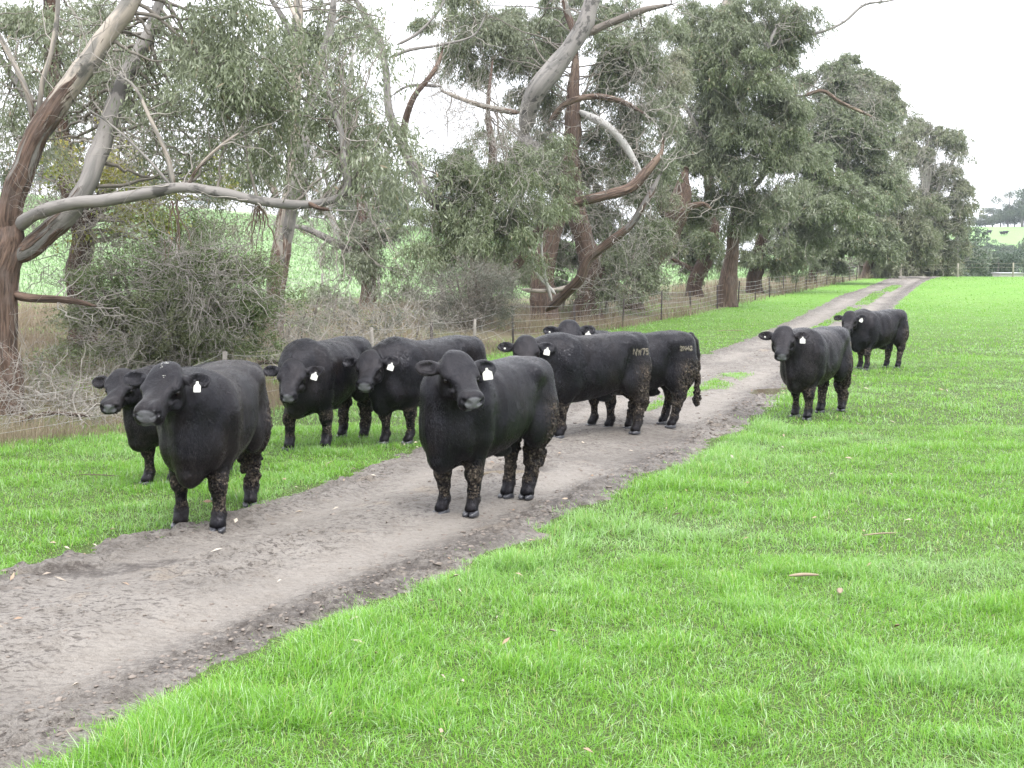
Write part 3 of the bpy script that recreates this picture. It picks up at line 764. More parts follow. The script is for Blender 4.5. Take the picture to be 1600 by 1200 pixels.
def coat(root, V, Q, N, A, n, ln, wd, seed, eyes, headc):
    r = np.random.default_rng(seed)
    e = np.linalg.norm(np.cross(V[Q[:, 2]] - V[Q[:, 0]], V[Q[:, 3]] - V[Q[:, 1]]), axis=1); c = np.cumsum(e)
    f = np.searchsorted(c, r.random(n) * c[-1]); f = np.minimum(f, len(Q) - 1)
    a, b = r.random((n, 1)), r.random((n, 1)); q = Q[f]
    P = (V[q[:, 0]] * (1 - a) + V[q[:, 1]] * a) * (1 - b) + (V[q[:, 3]] * (1 - a) + V[q[:, 2]] * a) * b
    n_ = nrm(N[q].mean(1)); mud = np.maximum(A['hind'], A['legs'])[q[:, 0]]
    ok = (A['muz'][q[:, 0]] < .1) & (P[:, 2] > .10) & (r.random(n) > mud * .97) & (np.minimum(np.linalg.norm(P - eyes[0], axis=1), np.linalg.norm(P - eyes[1], axis=1)) > .034)
    P, n_ = P[ok], n_[ok]; n = len(P); onhead = 1 - sstep(.22, .36, np.linalg.norm(P - headc, axis=1))
    tw = (fbm(P[:, 0] * 5 + seed, P[:, 1] * 5, P[:, 2] * 4, 3, 33) - .5) * 1.5
    fl = np.stack([-.45 + 0 * tw, .25 * tw, -.85 + 0 * tw], -1); fl = fl - n_ * (fl * n_).sum(-1, keepdims=True); fl = nrm(fl + 1e-6)
    sd = np.cross(n_, fl); fl = nrm(fl * np.cos(tw)[:, None] + sd * np.sin(tw)[:, None] + r.normal(0, .09, (n, 3)))
    d = nrm(fl + n_ * (.10 + .12 * r.random((n, 1)))); sd = nrm(np.cross(d, n_ + r.normal(0, .22, (n, 3))))
    L = (ln * (.6 + .8 * r.random(n)) * (1 - .42 * onhead))[:, None]; W = (wd * (.7 + .6 * r.random(n)))[:, None] * .5
    B = P - n_ * .001
    T = np.stack([B - sd * W, B + sd * W, B + d * L], 1).reshape(-1, 3)
    pt = fbm(P[:, 0] * 2.4 + seed, P[:, 1] * 2.4, P[:, 2] * 2.0, 3, 34)
    mk('coat', T, [np.arange(n)[:, None] * 3 + np.array([[0, 1, 2]])], M_COAT, root, smooth=False, attrs=dict(rnd=np.repeat(r.random(n), 3), patch=np.repeat(pt, 3)))
M_EYE = plain('eye_black', (.006, .004, .004), .15, .25)
M_HOOF = plain('hoof_horn', (.035, .036, .042), .28, .6, 40, .4, .3)
M_TAG = plain('tag_plastic', (.52, .52, .47), .4, .4, 45, .35)
M_BRAND = plain('brand_hair', (.135, .122, .095), .8, .2, 120, .4)

def hoof_mesh():
    def f(P):
        d = None
        for s in (1, -1):
            c = ell(P, (.005, s * .031, .012), (.074, .031, .066))
            c = smax(c, P[:, 2] - (.052 - P[:, 0] * .35), .008)
            c = smax(c, -P[:, 2], .003); c = smax(c, -P[:, 0] - .05, .012)
            d = c if d is None else np.minimum(d, c)
        return d
    V, Q = surf_nets(f, (-.07, -.08, -.012), (.10, .08, .09), .0055)
    return V, Q
_HV, _HQ = hoof_mesh(); _HOOF = None
_GL = {'N': [[(0, 0), (0, 1)], [(0, 1), (.6, 0)], [(.6, 0), (.6, 1)]], 'W': [[(0, 1), (.2, 0), (.4, .8), (.6, 0), (.8, 1)]], '7': [[(0, 1), (.6, 1), (.25, 0)]],
       '5': [[(.6, 1), (.05, 1), (0, .55), (.45, .6), (.6, .3), (.4, 0), (0, .05)]], '2': [[(0, .8), (.25, 1), (.55, .8), (.5, .55), (0, 0), (.6, 0)]], '4': [[(.5, 0), (.5, 1), (0, .35), (.7, .35)]],
       '-': [[(0, .5), (.5, .45)]]}
def brand(body, parent, text, x0, z0, hgt, s, seed=0):
    """freeze brand: strokes of pale hair lying on the flank, laid on the skin by ray cast"""
    from mathutils.bvhtree import BVHTree
    me = body.data
    bv = BVHTree.FromPolygons([v.co for v in me.vertices], [tuple(p.vertices) for p in me.polygons])
    a = Acc(); r = np.random.default_rng(seed); cx = x0
    for chn in text:
        for st in _GL[chn]:
            pts = np.array(st, float)
            for p, q in zip(pts[:-1], pts[1:]):
                for k in range(14):
                    t = (k + r.random()) / 14; m = p * (1 - t) + q * t
                    if r.random() < .38: continue
                    X = cx - s * m[0] * hgt * 1.1 + r.normal(0, .0022); Z = z0 + m[1] * hgt + r.normal(0, .0022)
                    hit, nn, _, _ = bv.ray_cast(Vector((X, s * .9, Z)), Vector((0, -s, 0)))
                    if hit is None: continue
                    c = np.array(hit) + np.array(nn) * .006; n_ = np.array(nn)
                    u = nrm(np.cross(n_, np.array([r.normal(0, .4), 0, 1.]))); v = np.cross(n_, u)
                    wd, ln = .0032 + r.random() * .0028, .007 + r.random() * .007
                    V = [c - u * wd - v * ln, c + u * wd - v * ln * .8, c + u * wd * .6 + v * ln, c - u * wd + v * ln * .7]
                    V2 = [np.array(p_) - n_ * .011 for p_ in V]
                    a.add(np.array(V + V2), Q=[(0, 1, 2, 3), (7, 6, 5, 4), (0, 4, 5, 1), (1, 5, 6, 2), (2, 6, 7, 3), (3, 7, 4, 0)])
        cx -= s * hgt * (1.15 if chn == 'W' else .95)
    if a.n: a.build('brand_mark', M_BRAND, parent)

def gs(x, y):
    c = float(track_cover(x, y)); return float(terrain(x, y) + track_h(x, y)) * c + float(surf_z(x, y)) * (1 - c)
def cow(label, front, hind, poll, psi, dn=47, heading=None, hoofs=None, lead=.44, h=.014, fat=1.0, seed=1, scale=1.0, button=False, brd=None, tagside=1, tail=1, tilt=0, tags=(.072, .085), near=0.0, fleck=False):
    """front/hind: pixel midpoints between the two front / hind hooves; hoofs: optional 4 pixels LF RF LH RH"""
    Fc = ground(*front)
    if heading is None:
        Hc = ground(*hind); v = Fc[:2] - Hc[:2]; th = math.atan2(v[1], v[0])
    else: th = math.radians(heading)
    hd = np.array([math.cos(th), math.sin(th)]); lf = np.array([-hd[1], hd[0]])
    O = Fc[:2] - hd * .47 * scale
    oz = float(terrain(*O))
    R = np.array([[hd[0], lf[0], 0], [hd[1], lf[1], 0], [0, 0, 1.]])   # local->world
    def loc(p): return (np.array([p[0] - O[0], p[1] - O[1], p[2] - oz]) @ R) / scale
    dflt = [(.47, .155), (.47, -.155), (-.64, .15), (-.64, -.15)]
    feet = []
    for i, d in enumerate(dflt):
        f = np.array(d)
        if hoofs and hoofs[i]:
            g = loc(ground(*hoofs[i]))[:2]; f = f + np.clip(g - f, (-.20, -.07), (.20, .07))
        feet.append(f)
    pol = at(poll[0], poll[1], Fc[1] + hd[1] * lead * scale - near)
    fw_ = [O + (R[:2, :2] @ f) * scale for f in feet]; oz = min(gs(*q) for q in fw_) * .6 + .4 * float(np.mean([gs(*q) for q in fw_]))
    pol = pol - np.array([0, 0, .052 * scale]); pl = loc(pol)
    dn = dn - 11
    tc = nrm(np.array([-pol[0], -pol[1]])); a = math.radians(psi)
    # turning the face towards image right means turning the camera-facing direction towards +x
    ang = math.atan2(tc[1], tc[0]) + a
    hw = np.array([math.cos(ang) * math.cos(math.radians(dn)), math.sin(ang) * math.cos(math.radians(dn)), -math.sin(math.radians(dn))])
    V, Q, A, (org, M) = cow_mesh(feet, pl, hw @ R, 1, h / scale, fat, seed, tail)
    # crust of mud stands proud of the hair
    x, y, z = V.T
    n1 = fbm(x * 16 + seed, y * 16, z * 12, 3, 9); n2 = fbm(x * 45, y * 45, z * 30 + seed, 2, 4)
    amt = (A['hind'] * sstep(.42, .6, n1 * .45 + n2 * .55) * .024 + A['legs'] * sstep(.45, .6, n1) * .008)
    c = V.mean(0)
    # outward: use vertex normals from quads
    fn = np.cross(V[Q[:, 2]] - V[Q[:, 0]], V[Q[:, 3]] - V[Q[:, 1]])
    N = np.zeros_like(V)
    for k in range(4): np.add.at(N, Q[:, k], fn)
    N = nrm(N); sgn = 1 if (N * (V - c)).sum() > 0 else -1
    if sgn < 0: Q = Q[:, ::-1]; N = -N
    V = V + N * amt[:, None]
    root = thing('black_cow', label, 'cow', (O[0], O[1], oz + .004), th, 'black cattle standing on and beside the track')
    root.scale = (scale,) * 3
    body = mk('body', V, [Q], M_HIDE, root, attrs=A)
    nearc = h < .012
    coat(root, V, Q, N, A, 230000 if nearc else 90000, .0195 if nearc else .023, .0030 if nearc else .0048, seed, [org + M @ (np.array([.160, s_ * .115, -.070]) * 1.12) for s_ in (1, -1)], org + M @ np.array([.2, 0, -.1]))
    global _HOOF
    for i, f in enumerate(feet):
        if _HOOF is None:
            ho = mk('hoof', _HV, [_HQ if True else _HQ], M_HOOF, root); _HOOF = ho.data
        else:
            ho = bpy.data.objects.new('hoof', _HOOF); COL.objects.link(ho); ho.parent = root
        ho.location = (f[0] + .026, f[1], .001)
        ho.rotation_euler = (0, 0, (0.12, -.12, .1, -.1)[i])
    # eyes
    th_ = np.linspace(0, math.pi, 9); ph = np.arange(14) * 2 * math.pi / 14
    S = np.array([[math.sin(a_) * math.cos(b), math.sin(a_) * math.sin(b), math.cos(a_)] for a_ in th_ for b in ph])
    qi = np.array([[i * 14 + j, i * 14 + (j + 1) % 14, (i + 1) * 14 + (j + 1) % 14, (i + 1) * 14 + j] for i in range(8) for j in range(14)])
    for s in (1, -1):
        cc = org + M @ np.array([.160, s * .115, -.070]) * 1.12
        mk('eye', cc + S * .021, [qi], M_EYE, root)
    # ear tag hanging in the animal's left ear
    for s in (tagside, -tagside):
        ctr = org + M @ np.array([.035, s * .225, -.065]) * 1.12 + M @ np.array([.02, 0, 0.0])
        fw = nrm(np.array([M[0, 0], M[1, 0], .12])); fw = nrm(fw * .8 + nrm(np.array([*(tc @ R[:2, :2]), 0])) * .6)
        sd = nrm(np.cross(np.array([0, 0, 1.]), fw)); up = np.cross(fw, sd)
        ca, sa = math.cos(tilt), math.sin(tilt); sd, up = sd * ca + up * sa, up * ca - sd * sa
        ctr = ctr + fw * .028
        if s == tagside:
            W, Hh = tags[0] / 2, tags[1]
            prof = [(-.009, 0), (-.011, -.018), (-W, -.034), (-W * 1.03, -Hh), (-W * .9, -Hh - .006), (W * .9, -Hh - .006), (W * 1.03, -Hh), (W, -.034), (.011, -.018), (.009, 0)]
            fr = [ctr + sd * a_ + up * (b + .012) + fw * .012 * (-b / Hh) for a_, b in prof]; bk = [p - fw * .0025 for p in fr]; n = len(prof)
            V2 = np.array(fr + bk); a = Acc()
            a.add(V2, Q=[(i, i + n, (i + 1) % n + n, (i + 1) % n) for i in range(n)] + [(1, 2, 7, 8), (2, 3, 6, 7), (3, 4, 5, 6), (0, 1, 8, 9), (n + 8, n + 7, n + 2, n + 1), (n + 7, n + 6, n + 3, n + 2), (n + 6, n + 5, n + 4, n + 3), (n + 9, n + 8, n + 1, n)])
            a.build('ear_tag', M_TAG, root, smooth=False)
        elif button:
            mk('ear_button', ctr - fw * .018 + (S * .013 * np.array([1, 1, 1])), [qi], M_TAG, root)
    if fleck:                                    # pale flecks on the poll and forehead
        from mathutils.bvhtree import BVHTree
        bv = BVHTree.FromPolygons([tuple(v) for v in V], [tuple(int(i) for i in f) for f in Q]); r = np.random.default_rng(3); T = []
        for (fx, fy, k, sp) in ((-.015, .0, 12, .010), (.03, -.015, 3, .006), (.10, .02, 4, .006)):
            for q in range(k):
                b0 = org + M @ (np.array([fx + r.normal(0, sp), fy + r.normal(0, sp), .2]) * 1.12)
                hit, nn, _, _ = bv.ray_cast(Vector(b0), Vector(-(M[:, 2])))
                if hit is None: continue
                nn = np.array(nn); c = np.array(hit) + nn * .006; u = r.normal(size=3); u = nrm(u - nn * (u @ nn)); v = np.cross(nn, u)
                T += [c - u * .004, c + u * .004 + v * .002, c + v * .006]
        mk('pale_fleck', np.array(T), [np.arange(len(T)).reshape(-1, 3)], M_TAG, root, smooth=False)
    if brd: brand(body, root, *brd)
    return root

COWS = []
C_ = COWS.append
C_(cow('black cow at far left, mostly hidden behind the cow with the flecked poll', (248, 757), None, (192, 578), -24, 44, heading=-126, scale=.9, hoofs=[(264, 755), (233, 758), None, None], lead=.40, h=.013, seed=3, tags=(.05, .06), tilt=.1))
C_(cow('black cow with white flecks on its poll, front hooves on the left track edge', (313, 828), (376, 782), (260, 568), -24, 42, hoofs=[(342, 831), (283, 825), (392, 791), (357, 772)], heading=-93, lead=.40, h=.0095, seed=5, fat=.97, fleck=True, tags=(.052, .075)))
C_(cow('black cow on the verge, third head from the left, its rump behind the next head', (481, 703), (550, 686), (458, 563), -12, 48, hoofs=[(510, 702), (453, 704), None, None], lead=.42, seed=8, near=.08, tilt=-.3))
C_(cow("black cow on the verge whose rump shows above the central cow's head", (622, 694), None, (579, 549), -12, 46, heading=-138, hoofs=[(640, 694), (605, 695), None, None], lead=.44, seed=11, near=.08, tilt=-.3))
C_(cow('black cow in the middle of the track with the largest blank white tag', (716, 807), (796, 783), (713, 551), 22, 44, hoofs=[(739, 809), (693, 806), (825, 780), (767, 787)], lead=.40, h=.0095, fat=.94, seed=13, tilt=.1, tags=(.08, .09)))
C_(cow('black cow standing side-on across the track, pale NW75 brand on its hip', (875, 688), (993, 679), (822, 526), 4, 46, hoofs=[(876, 690), (868, 684), (999, 684), (985, 676)], lead=.42, seed=17, near=.14, button=True, brd=('NW75', -.42, .985, .068, 1, 2), tilt=-.2))
C_(cow("black cow behind the side-on one, its head above that cow's back", (940, 669), (1038, 667), (889, 502), 8, 46, hoofs=[(953, 671), (927, 668), (1046, 671), (1029, 665)], lead=.42, seed=19, near=.14, button=True, brd=('2N42', -.50, 1.02, .05, 1, 5), tilt=-.2))
C_(cow('black cow on the paddock edge beside the puddle, facing the camera', (1252, 655), (1298, 644), (1225, 511), -3, 48, hoofs=[(1262, 657), (1243, 652), (1315, 641), (1281, 647)], lead=.42, seed=23, button=True, brd=('2-', -.60, .98, .05, 1, 7)))
C_(cow('black cow furthest away and furthest right, standing in the paddock grass', (1348, 578), (1388, 575), (1328, 487), -8, 47, heading=-143, hoofs=[(1354, 579), (1343, 576), (1403, 576), (1375, 576)], lead=.42, seed=29, near=.08, tilt=-.4, brd=('-4', -.60, 1.0, .05, 1, 9)))
# ---------------------------------------------------------------- fences, gate, shed
M_STEEL = plain('steel_post', (.035, .028, .024), .7, .4, 30, .4)
M_WIRE = plain('fence_wire', (.28, .27, .26), .4, .5)
M_WOODP = plain('weathered_post', (.20, .185, .165), .85, .2, 14, .4, .5)
def star_post(P, h, label, group, tilt=(0, 0), kind='fence_post', rad=None, cat='fence post', mat=None):
    o = None
    a = Acc()
    if rad is None:
        w_, t_ = .032, .007
        top = np.array([tilt[0], tilt[1], h])
        for ang in (90, 210, 330):
            d = np.array([math.cos(math.radians(ang)), math.sin(math.radians(ang)), 0]); s = np.array([-d[1], d[0], 0]) * t_
            b = [d * 0 - s, d * w_ - s, d * w_ + s, d * 0 + s]
            V = np.array([np.array([0, 0, -.15]) + q for q in b] + [top + q for q in b])
            a.add(V, Q=[(0, 1, 5, 4), (1, 2, 6, 5), (2, 3, 7, 6), (4, 5, 6, 7), (3, 0, 4, 7)])
    else:
        pts = np.array([[0, 0, -.2], [tilt[0] * .5, tilt[1] * .5, h * .5], [tilt[0], tilt[1], h], [tilt[0], tilt[1], h + .004]])
        V, Q, tc = tubes(pts, np.array([rad * 1.05, rad, rad * .96, .001]), 10, rough=.12, seed=int(abs(P[0] * 10)))
        a.add(V, Q)
    o = a.build(kind, mat or (M_STEEL if rad is None else M_WOODP)); o.location = P
    return tag(o, label, cat, group)
def y_on_fence(px):
    ys = np.linspace(12, 128, 4000); u = fence_x(ys) / ys
    return float(np.interp((px - 800) / F / math.cos(PITCH), u, ys))
POSTS = [215, 348, 480, 585, 673, 740, 802, 898, 972, 1032, 1078, 1119, 1151, 1178, 1200, 1221, 1240, 1257, 1273, 1288, 1301, 1313, 1324, 1334]
_hp = lambda y: np.interp(y, [15, 16, 19, 24], [.62, .66, .95, 1.0])
posts = []
for i, px in enumerate(POSTS):
    Y = y_on_fence(px); X = float(fence_x(Y)); Z = float(terrain(X, Y)); h = float(_hp(Y)) * (1.02 + .08 * math.sin(i * 2.3))
    old = px in (585, 740, 348)
    lab = 'dark steel star post of the long wire fence beside the dirt track'
    if px == 802: lab = 'rusty steel fence post just left of the side-on cow\'s ears'
    if old: lab = 'old leaning wooden fence post in the dry grass behind the cattle'
    o = star_post((X, Y, Z), h, lab, 'posts of the fence beside the track', tilt=(math.sin(i * 1.7) * .05, math.cos(i * 2.9) * .04), rad=.035 if old else None)
    posts.append((X, Y, Z, h, px))
wf = thing('wire_fence', 'thin plain wires strung from post to post along the left of the track', 'wire fence', (posts[0][0], posts[0][1], posts[0][2]))
org = np.array(posts[0][:3])
pp = np.array([[-7.3, 11.4, float(terrain(-7.3, 11.4)), .58, 0]] + posts, float)
rw = np.random.default_rng(12)
for k, fr in enumerate((.97, .76, .58, .40, .22)):
    a = Acc()
    for p, q in zip(pp[:-1], pp[1:]):
        if k == 4 and p[4] < 800: continue
        t = np.linspace(0, 1, 9)[:, None]
        A = np.array([p[0], p[1], p[2] + p[3] * fr]); B = np.array([q[0], q[1], q[2] + q[3] * fr])
        sag = (.05 if p[4] < 600 else .015) * (1 + rw.random())
        P = A * (1 - t) + B * t - np.array([0, 0, 1]) * sag * 4 * t * (1 - t); P[:, :2] += rw.normal(0, .012, 2) * 4 * t * (1 - t)
        rr = .0022 * max(1, p[1] / 22)
        V, Q, _ = tubes(P, np.full(9, rr), 4); a.add(V, Q)
    a.build('wire', M_WIRE, wf, org=org)
a = Acc()                                    # netting droppers beyond the side-on cow
for p, q in zip(posts[6:-1], posts[7:]):
    n = max(2, int((q[1] - p[1]) / .9))
    for j in range(1, n):
        t = j / n; x, y, z, h = [p[i] * (1 - t) + q[i] * t for i in range(4)]
        V, Q, _ = tubes(np.array([[x, y, z + .02], [x, y, z + h * .5], [x, y, z + h * .95]]), np.full(3, .0016 * max(1, y / 22)), 3); a.add(V, Q)
a.build('netting', M_WIRE, wf, org=org)
# back fence between trees and crop
bx = [(30, 56), (150, 56.5), (270, 57), (395, 57.5), (505, 58), (593, 58.5), (690, 59.5), (790, 61)]
bp = []
for i, (px, Y) in enumerate(bx):
    X = (px - 800) / F * Y; Z = float(terrain(X, Y))
    star_post((X, Y, Z), 1.15, 'grey wooden post of the far fence at the edge of the crop field', 'posts of the fence along the crop field', tilt=(.03 * math.sin(i), .02), rad=.07 if px == 593 else .05, kind='wooden_post')
    bp.append((X, Y, Z))
bf = thing('back_fence', 'faint wire netting in front of the pale green crop field', 'wire fence', bp[0])
for fr in (1.08, .9, .7, .5, .3):
    a = Acc()
    for p, q in zip(bp[:-1], bp[1:]):
        P = np.array([[p[i] * (1 - t) + q[i] * t + (fr if i == 2 else 0) for i in range(3)] for t in np.linspace(0, 1, 4)])
        V, Q, _ = tubes(P, np.full(4, .006), 3); a.add(V, Q)
    a.build('wire', M_WIRE, bf, org=bp[0])
# rail gate frame on the crest
def post_at(px, ptop, Y, label, group, rad=.07):
    X = (px - 800) / F * Y; Z = float(terrain(X, Y)); T = at(px, ptop, Y)[2]
    o = star_post((X, Y, Z), T - Z, label, group, rad=rad, kind='rail_post', mat=M_PALE)
    return np.array([X, Y, Z]), T
M_PALE = plain('pale_timber', (.25, .235, .19), .8, .2, 8, .3, .3)
G1 = np.array([(1405 - 800) / F * 107, 107, 0]); G0 = np.array([(1340 - 800) / F * 103, 103, 0])
for g in (G0, G1): g[2] = float(terrain(g[0], g[1]))
gr = thing('rail_gate', 'pale timber rail and posts standing across the far end of the track fence', 'gate', G1)
zt = at(1372, 415.5, 105)[2]
for g, hh in ((G0, zt + .05), (G1, zt + .18)):
    V, Q, _ = tubes(np.array([[g[0], g[1], g[2] - .2], [g[0], g[1], (g[2] + hh) / 2], [g[0], g[1], hh], [g[0], g[1], hh + .004]]), np.array([.085, .08, .075, .001]), 8, rough=.1)
    a = Acc(); a.add(V, Q); a.build('post', M_PALE, gr, org=G1)
P = np.linspace([G0[0], G0[1], zt], [G1[0], G1[1], zt - .02], 6); P[:, 1] -= .16
V, Q, _ = tubes(P, np.full(6, .07), 8, rough=.12); a = Acc(); a.add(V, Q); a.build('rail', M_PALE, gr, org=G1)
rp_ = [post_at(1494, 411.5, 108, 'pale wooden post on the crest right of the gate', None), post_at(1580, 410.5, 109, 'pale wooden post on the crest near the right edge of the photo', None), post_at(1700, 410, 110, 'pale wooden post of the crest fence beyond the right edge', None)]
cf = thing('crest_fence', 'two thin wires along the crest of the paddock at the right', 'wire fence', G1)
pts = [G1] + [p for p, _ in rp_]; tops = [zt + .1] + [t for _, t in rp_]
for fr in (.95, .68):
    a = Acc()
    for (p, tp), (q, tq) in zip(list(zip(pts, tops))[:-1], list(zip(pts, tops))[1:]):
        A = [p[0], p[1], p[2] + (tp - p[2]) * fr]; B = [q[0], q[1], q[2] + (tq - q[2]) * fr]
        V, Q, _ = tubes(np.linspace(A, B, 5), np.full(5, .011), 3); a.add(V, Q)
    a.build('wire', M_PALE, cf, org=G1)
# small pale shed in the dip behind the crest
Y = 150; X = (1572 - 800) / F * Y; c = np.array([X, Y, float(terrain(X, Y)) - .1])
sh = thing('farm_shed', 'small low pale shed half hidden behind the crest at the right', 'shed', c)
hz = at(1570, 426, Y)[2] - c[2]
def box(x0, x1, y0, y1, z0, z1):
    V = np.array([(x, y, z) for z in (z0, z1) for (x, y) in ((x0, y0), (x1, y0), (x1, y1), (x0, y1))], float)
    return V, [(0, 3, 2, 1), (4, 5, 6, 7), (0, 1, 5, 4), (1, 2, 6, 5), (2, 3, 7, 6), (3, 0, 4, 7)]
a = Acc(); a.add(*box(-1.35, 1.35, -1.2, 1.2, 0, hz - .10)); a.build('wall', plain('shed_wall', (.36, .355, .33), .7, .3, 2, .1), sh, smooth=False)
a = Acc(); V, Q = box(-1.5, 1.5, -1.35, 1.35, hz - .098, hz - .05); V[4:, 2] += np.where(V[4:, 1] > 0, .08, 0); a.add(V, Q); a.build('roof', plain('shed_roof', (.30, .30, .30), .5, .4), sh, smooth=False)
a = Acc(); a.add(*box(-1.1, -.4, -1.25, -1.205, .0, hz - .4)); a.build('door', plain('shed_door', (.30, .29, .27), .6, .3), sh, smooth=False)
# ---------------------------------------------------------------- trees
def mat_bark(name, base, pale, dark, rustc, scale=1.0, rustmix=0):
    t = NT(name); tc = t.attr('tc', True); rg = t.attr('shag')
    v = t.mapv(tc, (6 * scale, 6 * scale, 1.1 * scale)); v2 = t.mapv(tc, (26 * scale, 26 * scale, 1.8 * scale))
    a = t.noise(v, .9, 4, .6, .6); b = t.noise(v2, 1.0, 5, .65, .4); c = t.noise(t.mapv(tc, (3, 3, 2.2)), 1.3, 4, .6)
    col = t.mix(t.ramp(a, [(.40, 0.), (.52, 1.)]), base, pale)
    col = t.mix(t.ramp(c, [(.55, 0.), (.62, 1.)]), col, dark)
    col = t.mix(t.ramp(b, [(.60, 0.), (.72, .6)]), col, tuple(x * .45 for x in dark))
    rough = t.mix(t.ramp(b, [(.38, 0.), (.62, 1.)]), tuple(x * .28 for x in rustc), rustc)
    rough = t.mix(t.ramp(c, [(.5, 0.), (.7, .6)]), rough, tuple(x * .55 + .05 for x in rustc))
    k = t.math('ADD', rg, t.math('MULTIPLY', t.math('SUBTRACT', a, .5), 1.6)); k = t.ramp(k, [(.42, 0.), (.52, 1.)])
    col = t.mix(k, col, rough)
    h = t.math('MULTIPLY', b, t.math('ADD', t.math('MULTIPLY', k, .9), .15))
    return t.done(t.bsdf(col, .75, .25, t.bump(h, .9, .04)).outputs[0])
BK_GUM = mat_bark('smooth_gum_bark', (.175, .165, .148), (.36, .315, .265), (.105, .10, .09), (.15, .10, .075))
BK_GREY = mat_bark('grey_gum_bark', (.145, .138, .128), (.215, .20, .185), (.085, .08, .074), (.14, .095, .07))
BK_WHITE = mat_bark('white_gum_bark', (.34, .33, .31), (.42, .41, .39), (.17, .16, .15), (.2, .13, .10))
BK_DARK = mat_bark('dark_stringy_bark', (.10, .085, .07), (.16, .14, .12), (.05, .042, .035), (.085, .052, .036))
BK_RUST = mat_bark('rusty_stringy_bark', (.17, .12, .09), (.30, .24, .19), (.08, .055, .04), (.145, .098, .074))
BK_TWIG = plain('dead_twigs', (.27, .25, .225), .8, .2, 6, .35)
BK_TWIGD = plain('live_twigs', (.15, .135, .115), .8, .2, 6, .35)
def mat_leaf(name, a, b, c, dry, transl=.28, rough=.42, spec=.45):
    t = NT(name); r = t.attr('rnd'); p = t.attr('patch')
    col = t.mix(r, a, b); col = t.mix(t.ramp(p, [(.4, 0.), (.75, .8)]), col, c)
    col = t.mix(t.ramp(r, [(.95, 0.), (.96, .9)]), col, dry)
    s = t.bsdf(col, rough, spec); tr = t.n('ShaderNodeBsdfTranslucent'); t.l(col, tr.inputs['Color'])
    m = t.n('ShaderNodeMixShader'); m.inputs[0].default_value = transl; t.l(s.outputs[0], m.inputs[1]); t.l(tr.outputs[0], m.inputs[2])
    return t.done(m.outputs[0])
LF_GUM = mat_leaf('gum_leaves', (.095, .122, .062), (.200, .230, .130), (.235, .260, .175), (.32, .24, .16), .32, .36, .6)
LF_DARK = mat_leaf('dark_gum_leaves', (.080, .112, .046), (.175, .210, .100), (.215, .245, .155), (.30, .23, .15), .32, .36, .6)
LF_OLIVE = mat_leaf('olive_gum_leaves', (.125, .145, .080), (.21, .23, .14), (.26, .265, .185), (.30, .25, .16), .32, .45, .45)
LF_BUSH = mat_leaf('bush_leaves', (.075, .115, .038), (.145, .19, .072), (.18, .19, .11), (.24, .19, .13), .3, .45)
LF_YEL = mat_leaf('yellow_vine_leaves', (.11, .16, .03), (.22, .24, .05), (.33, .28, .06), (.35, .25, .06), .4, .5)
LF_GREY = mat_leaf('grey_scrub_leaves', (.085, .095, .07), (.14, .15, .115), (.17, .155, .125), (.20, .16, .12), .25, .5)

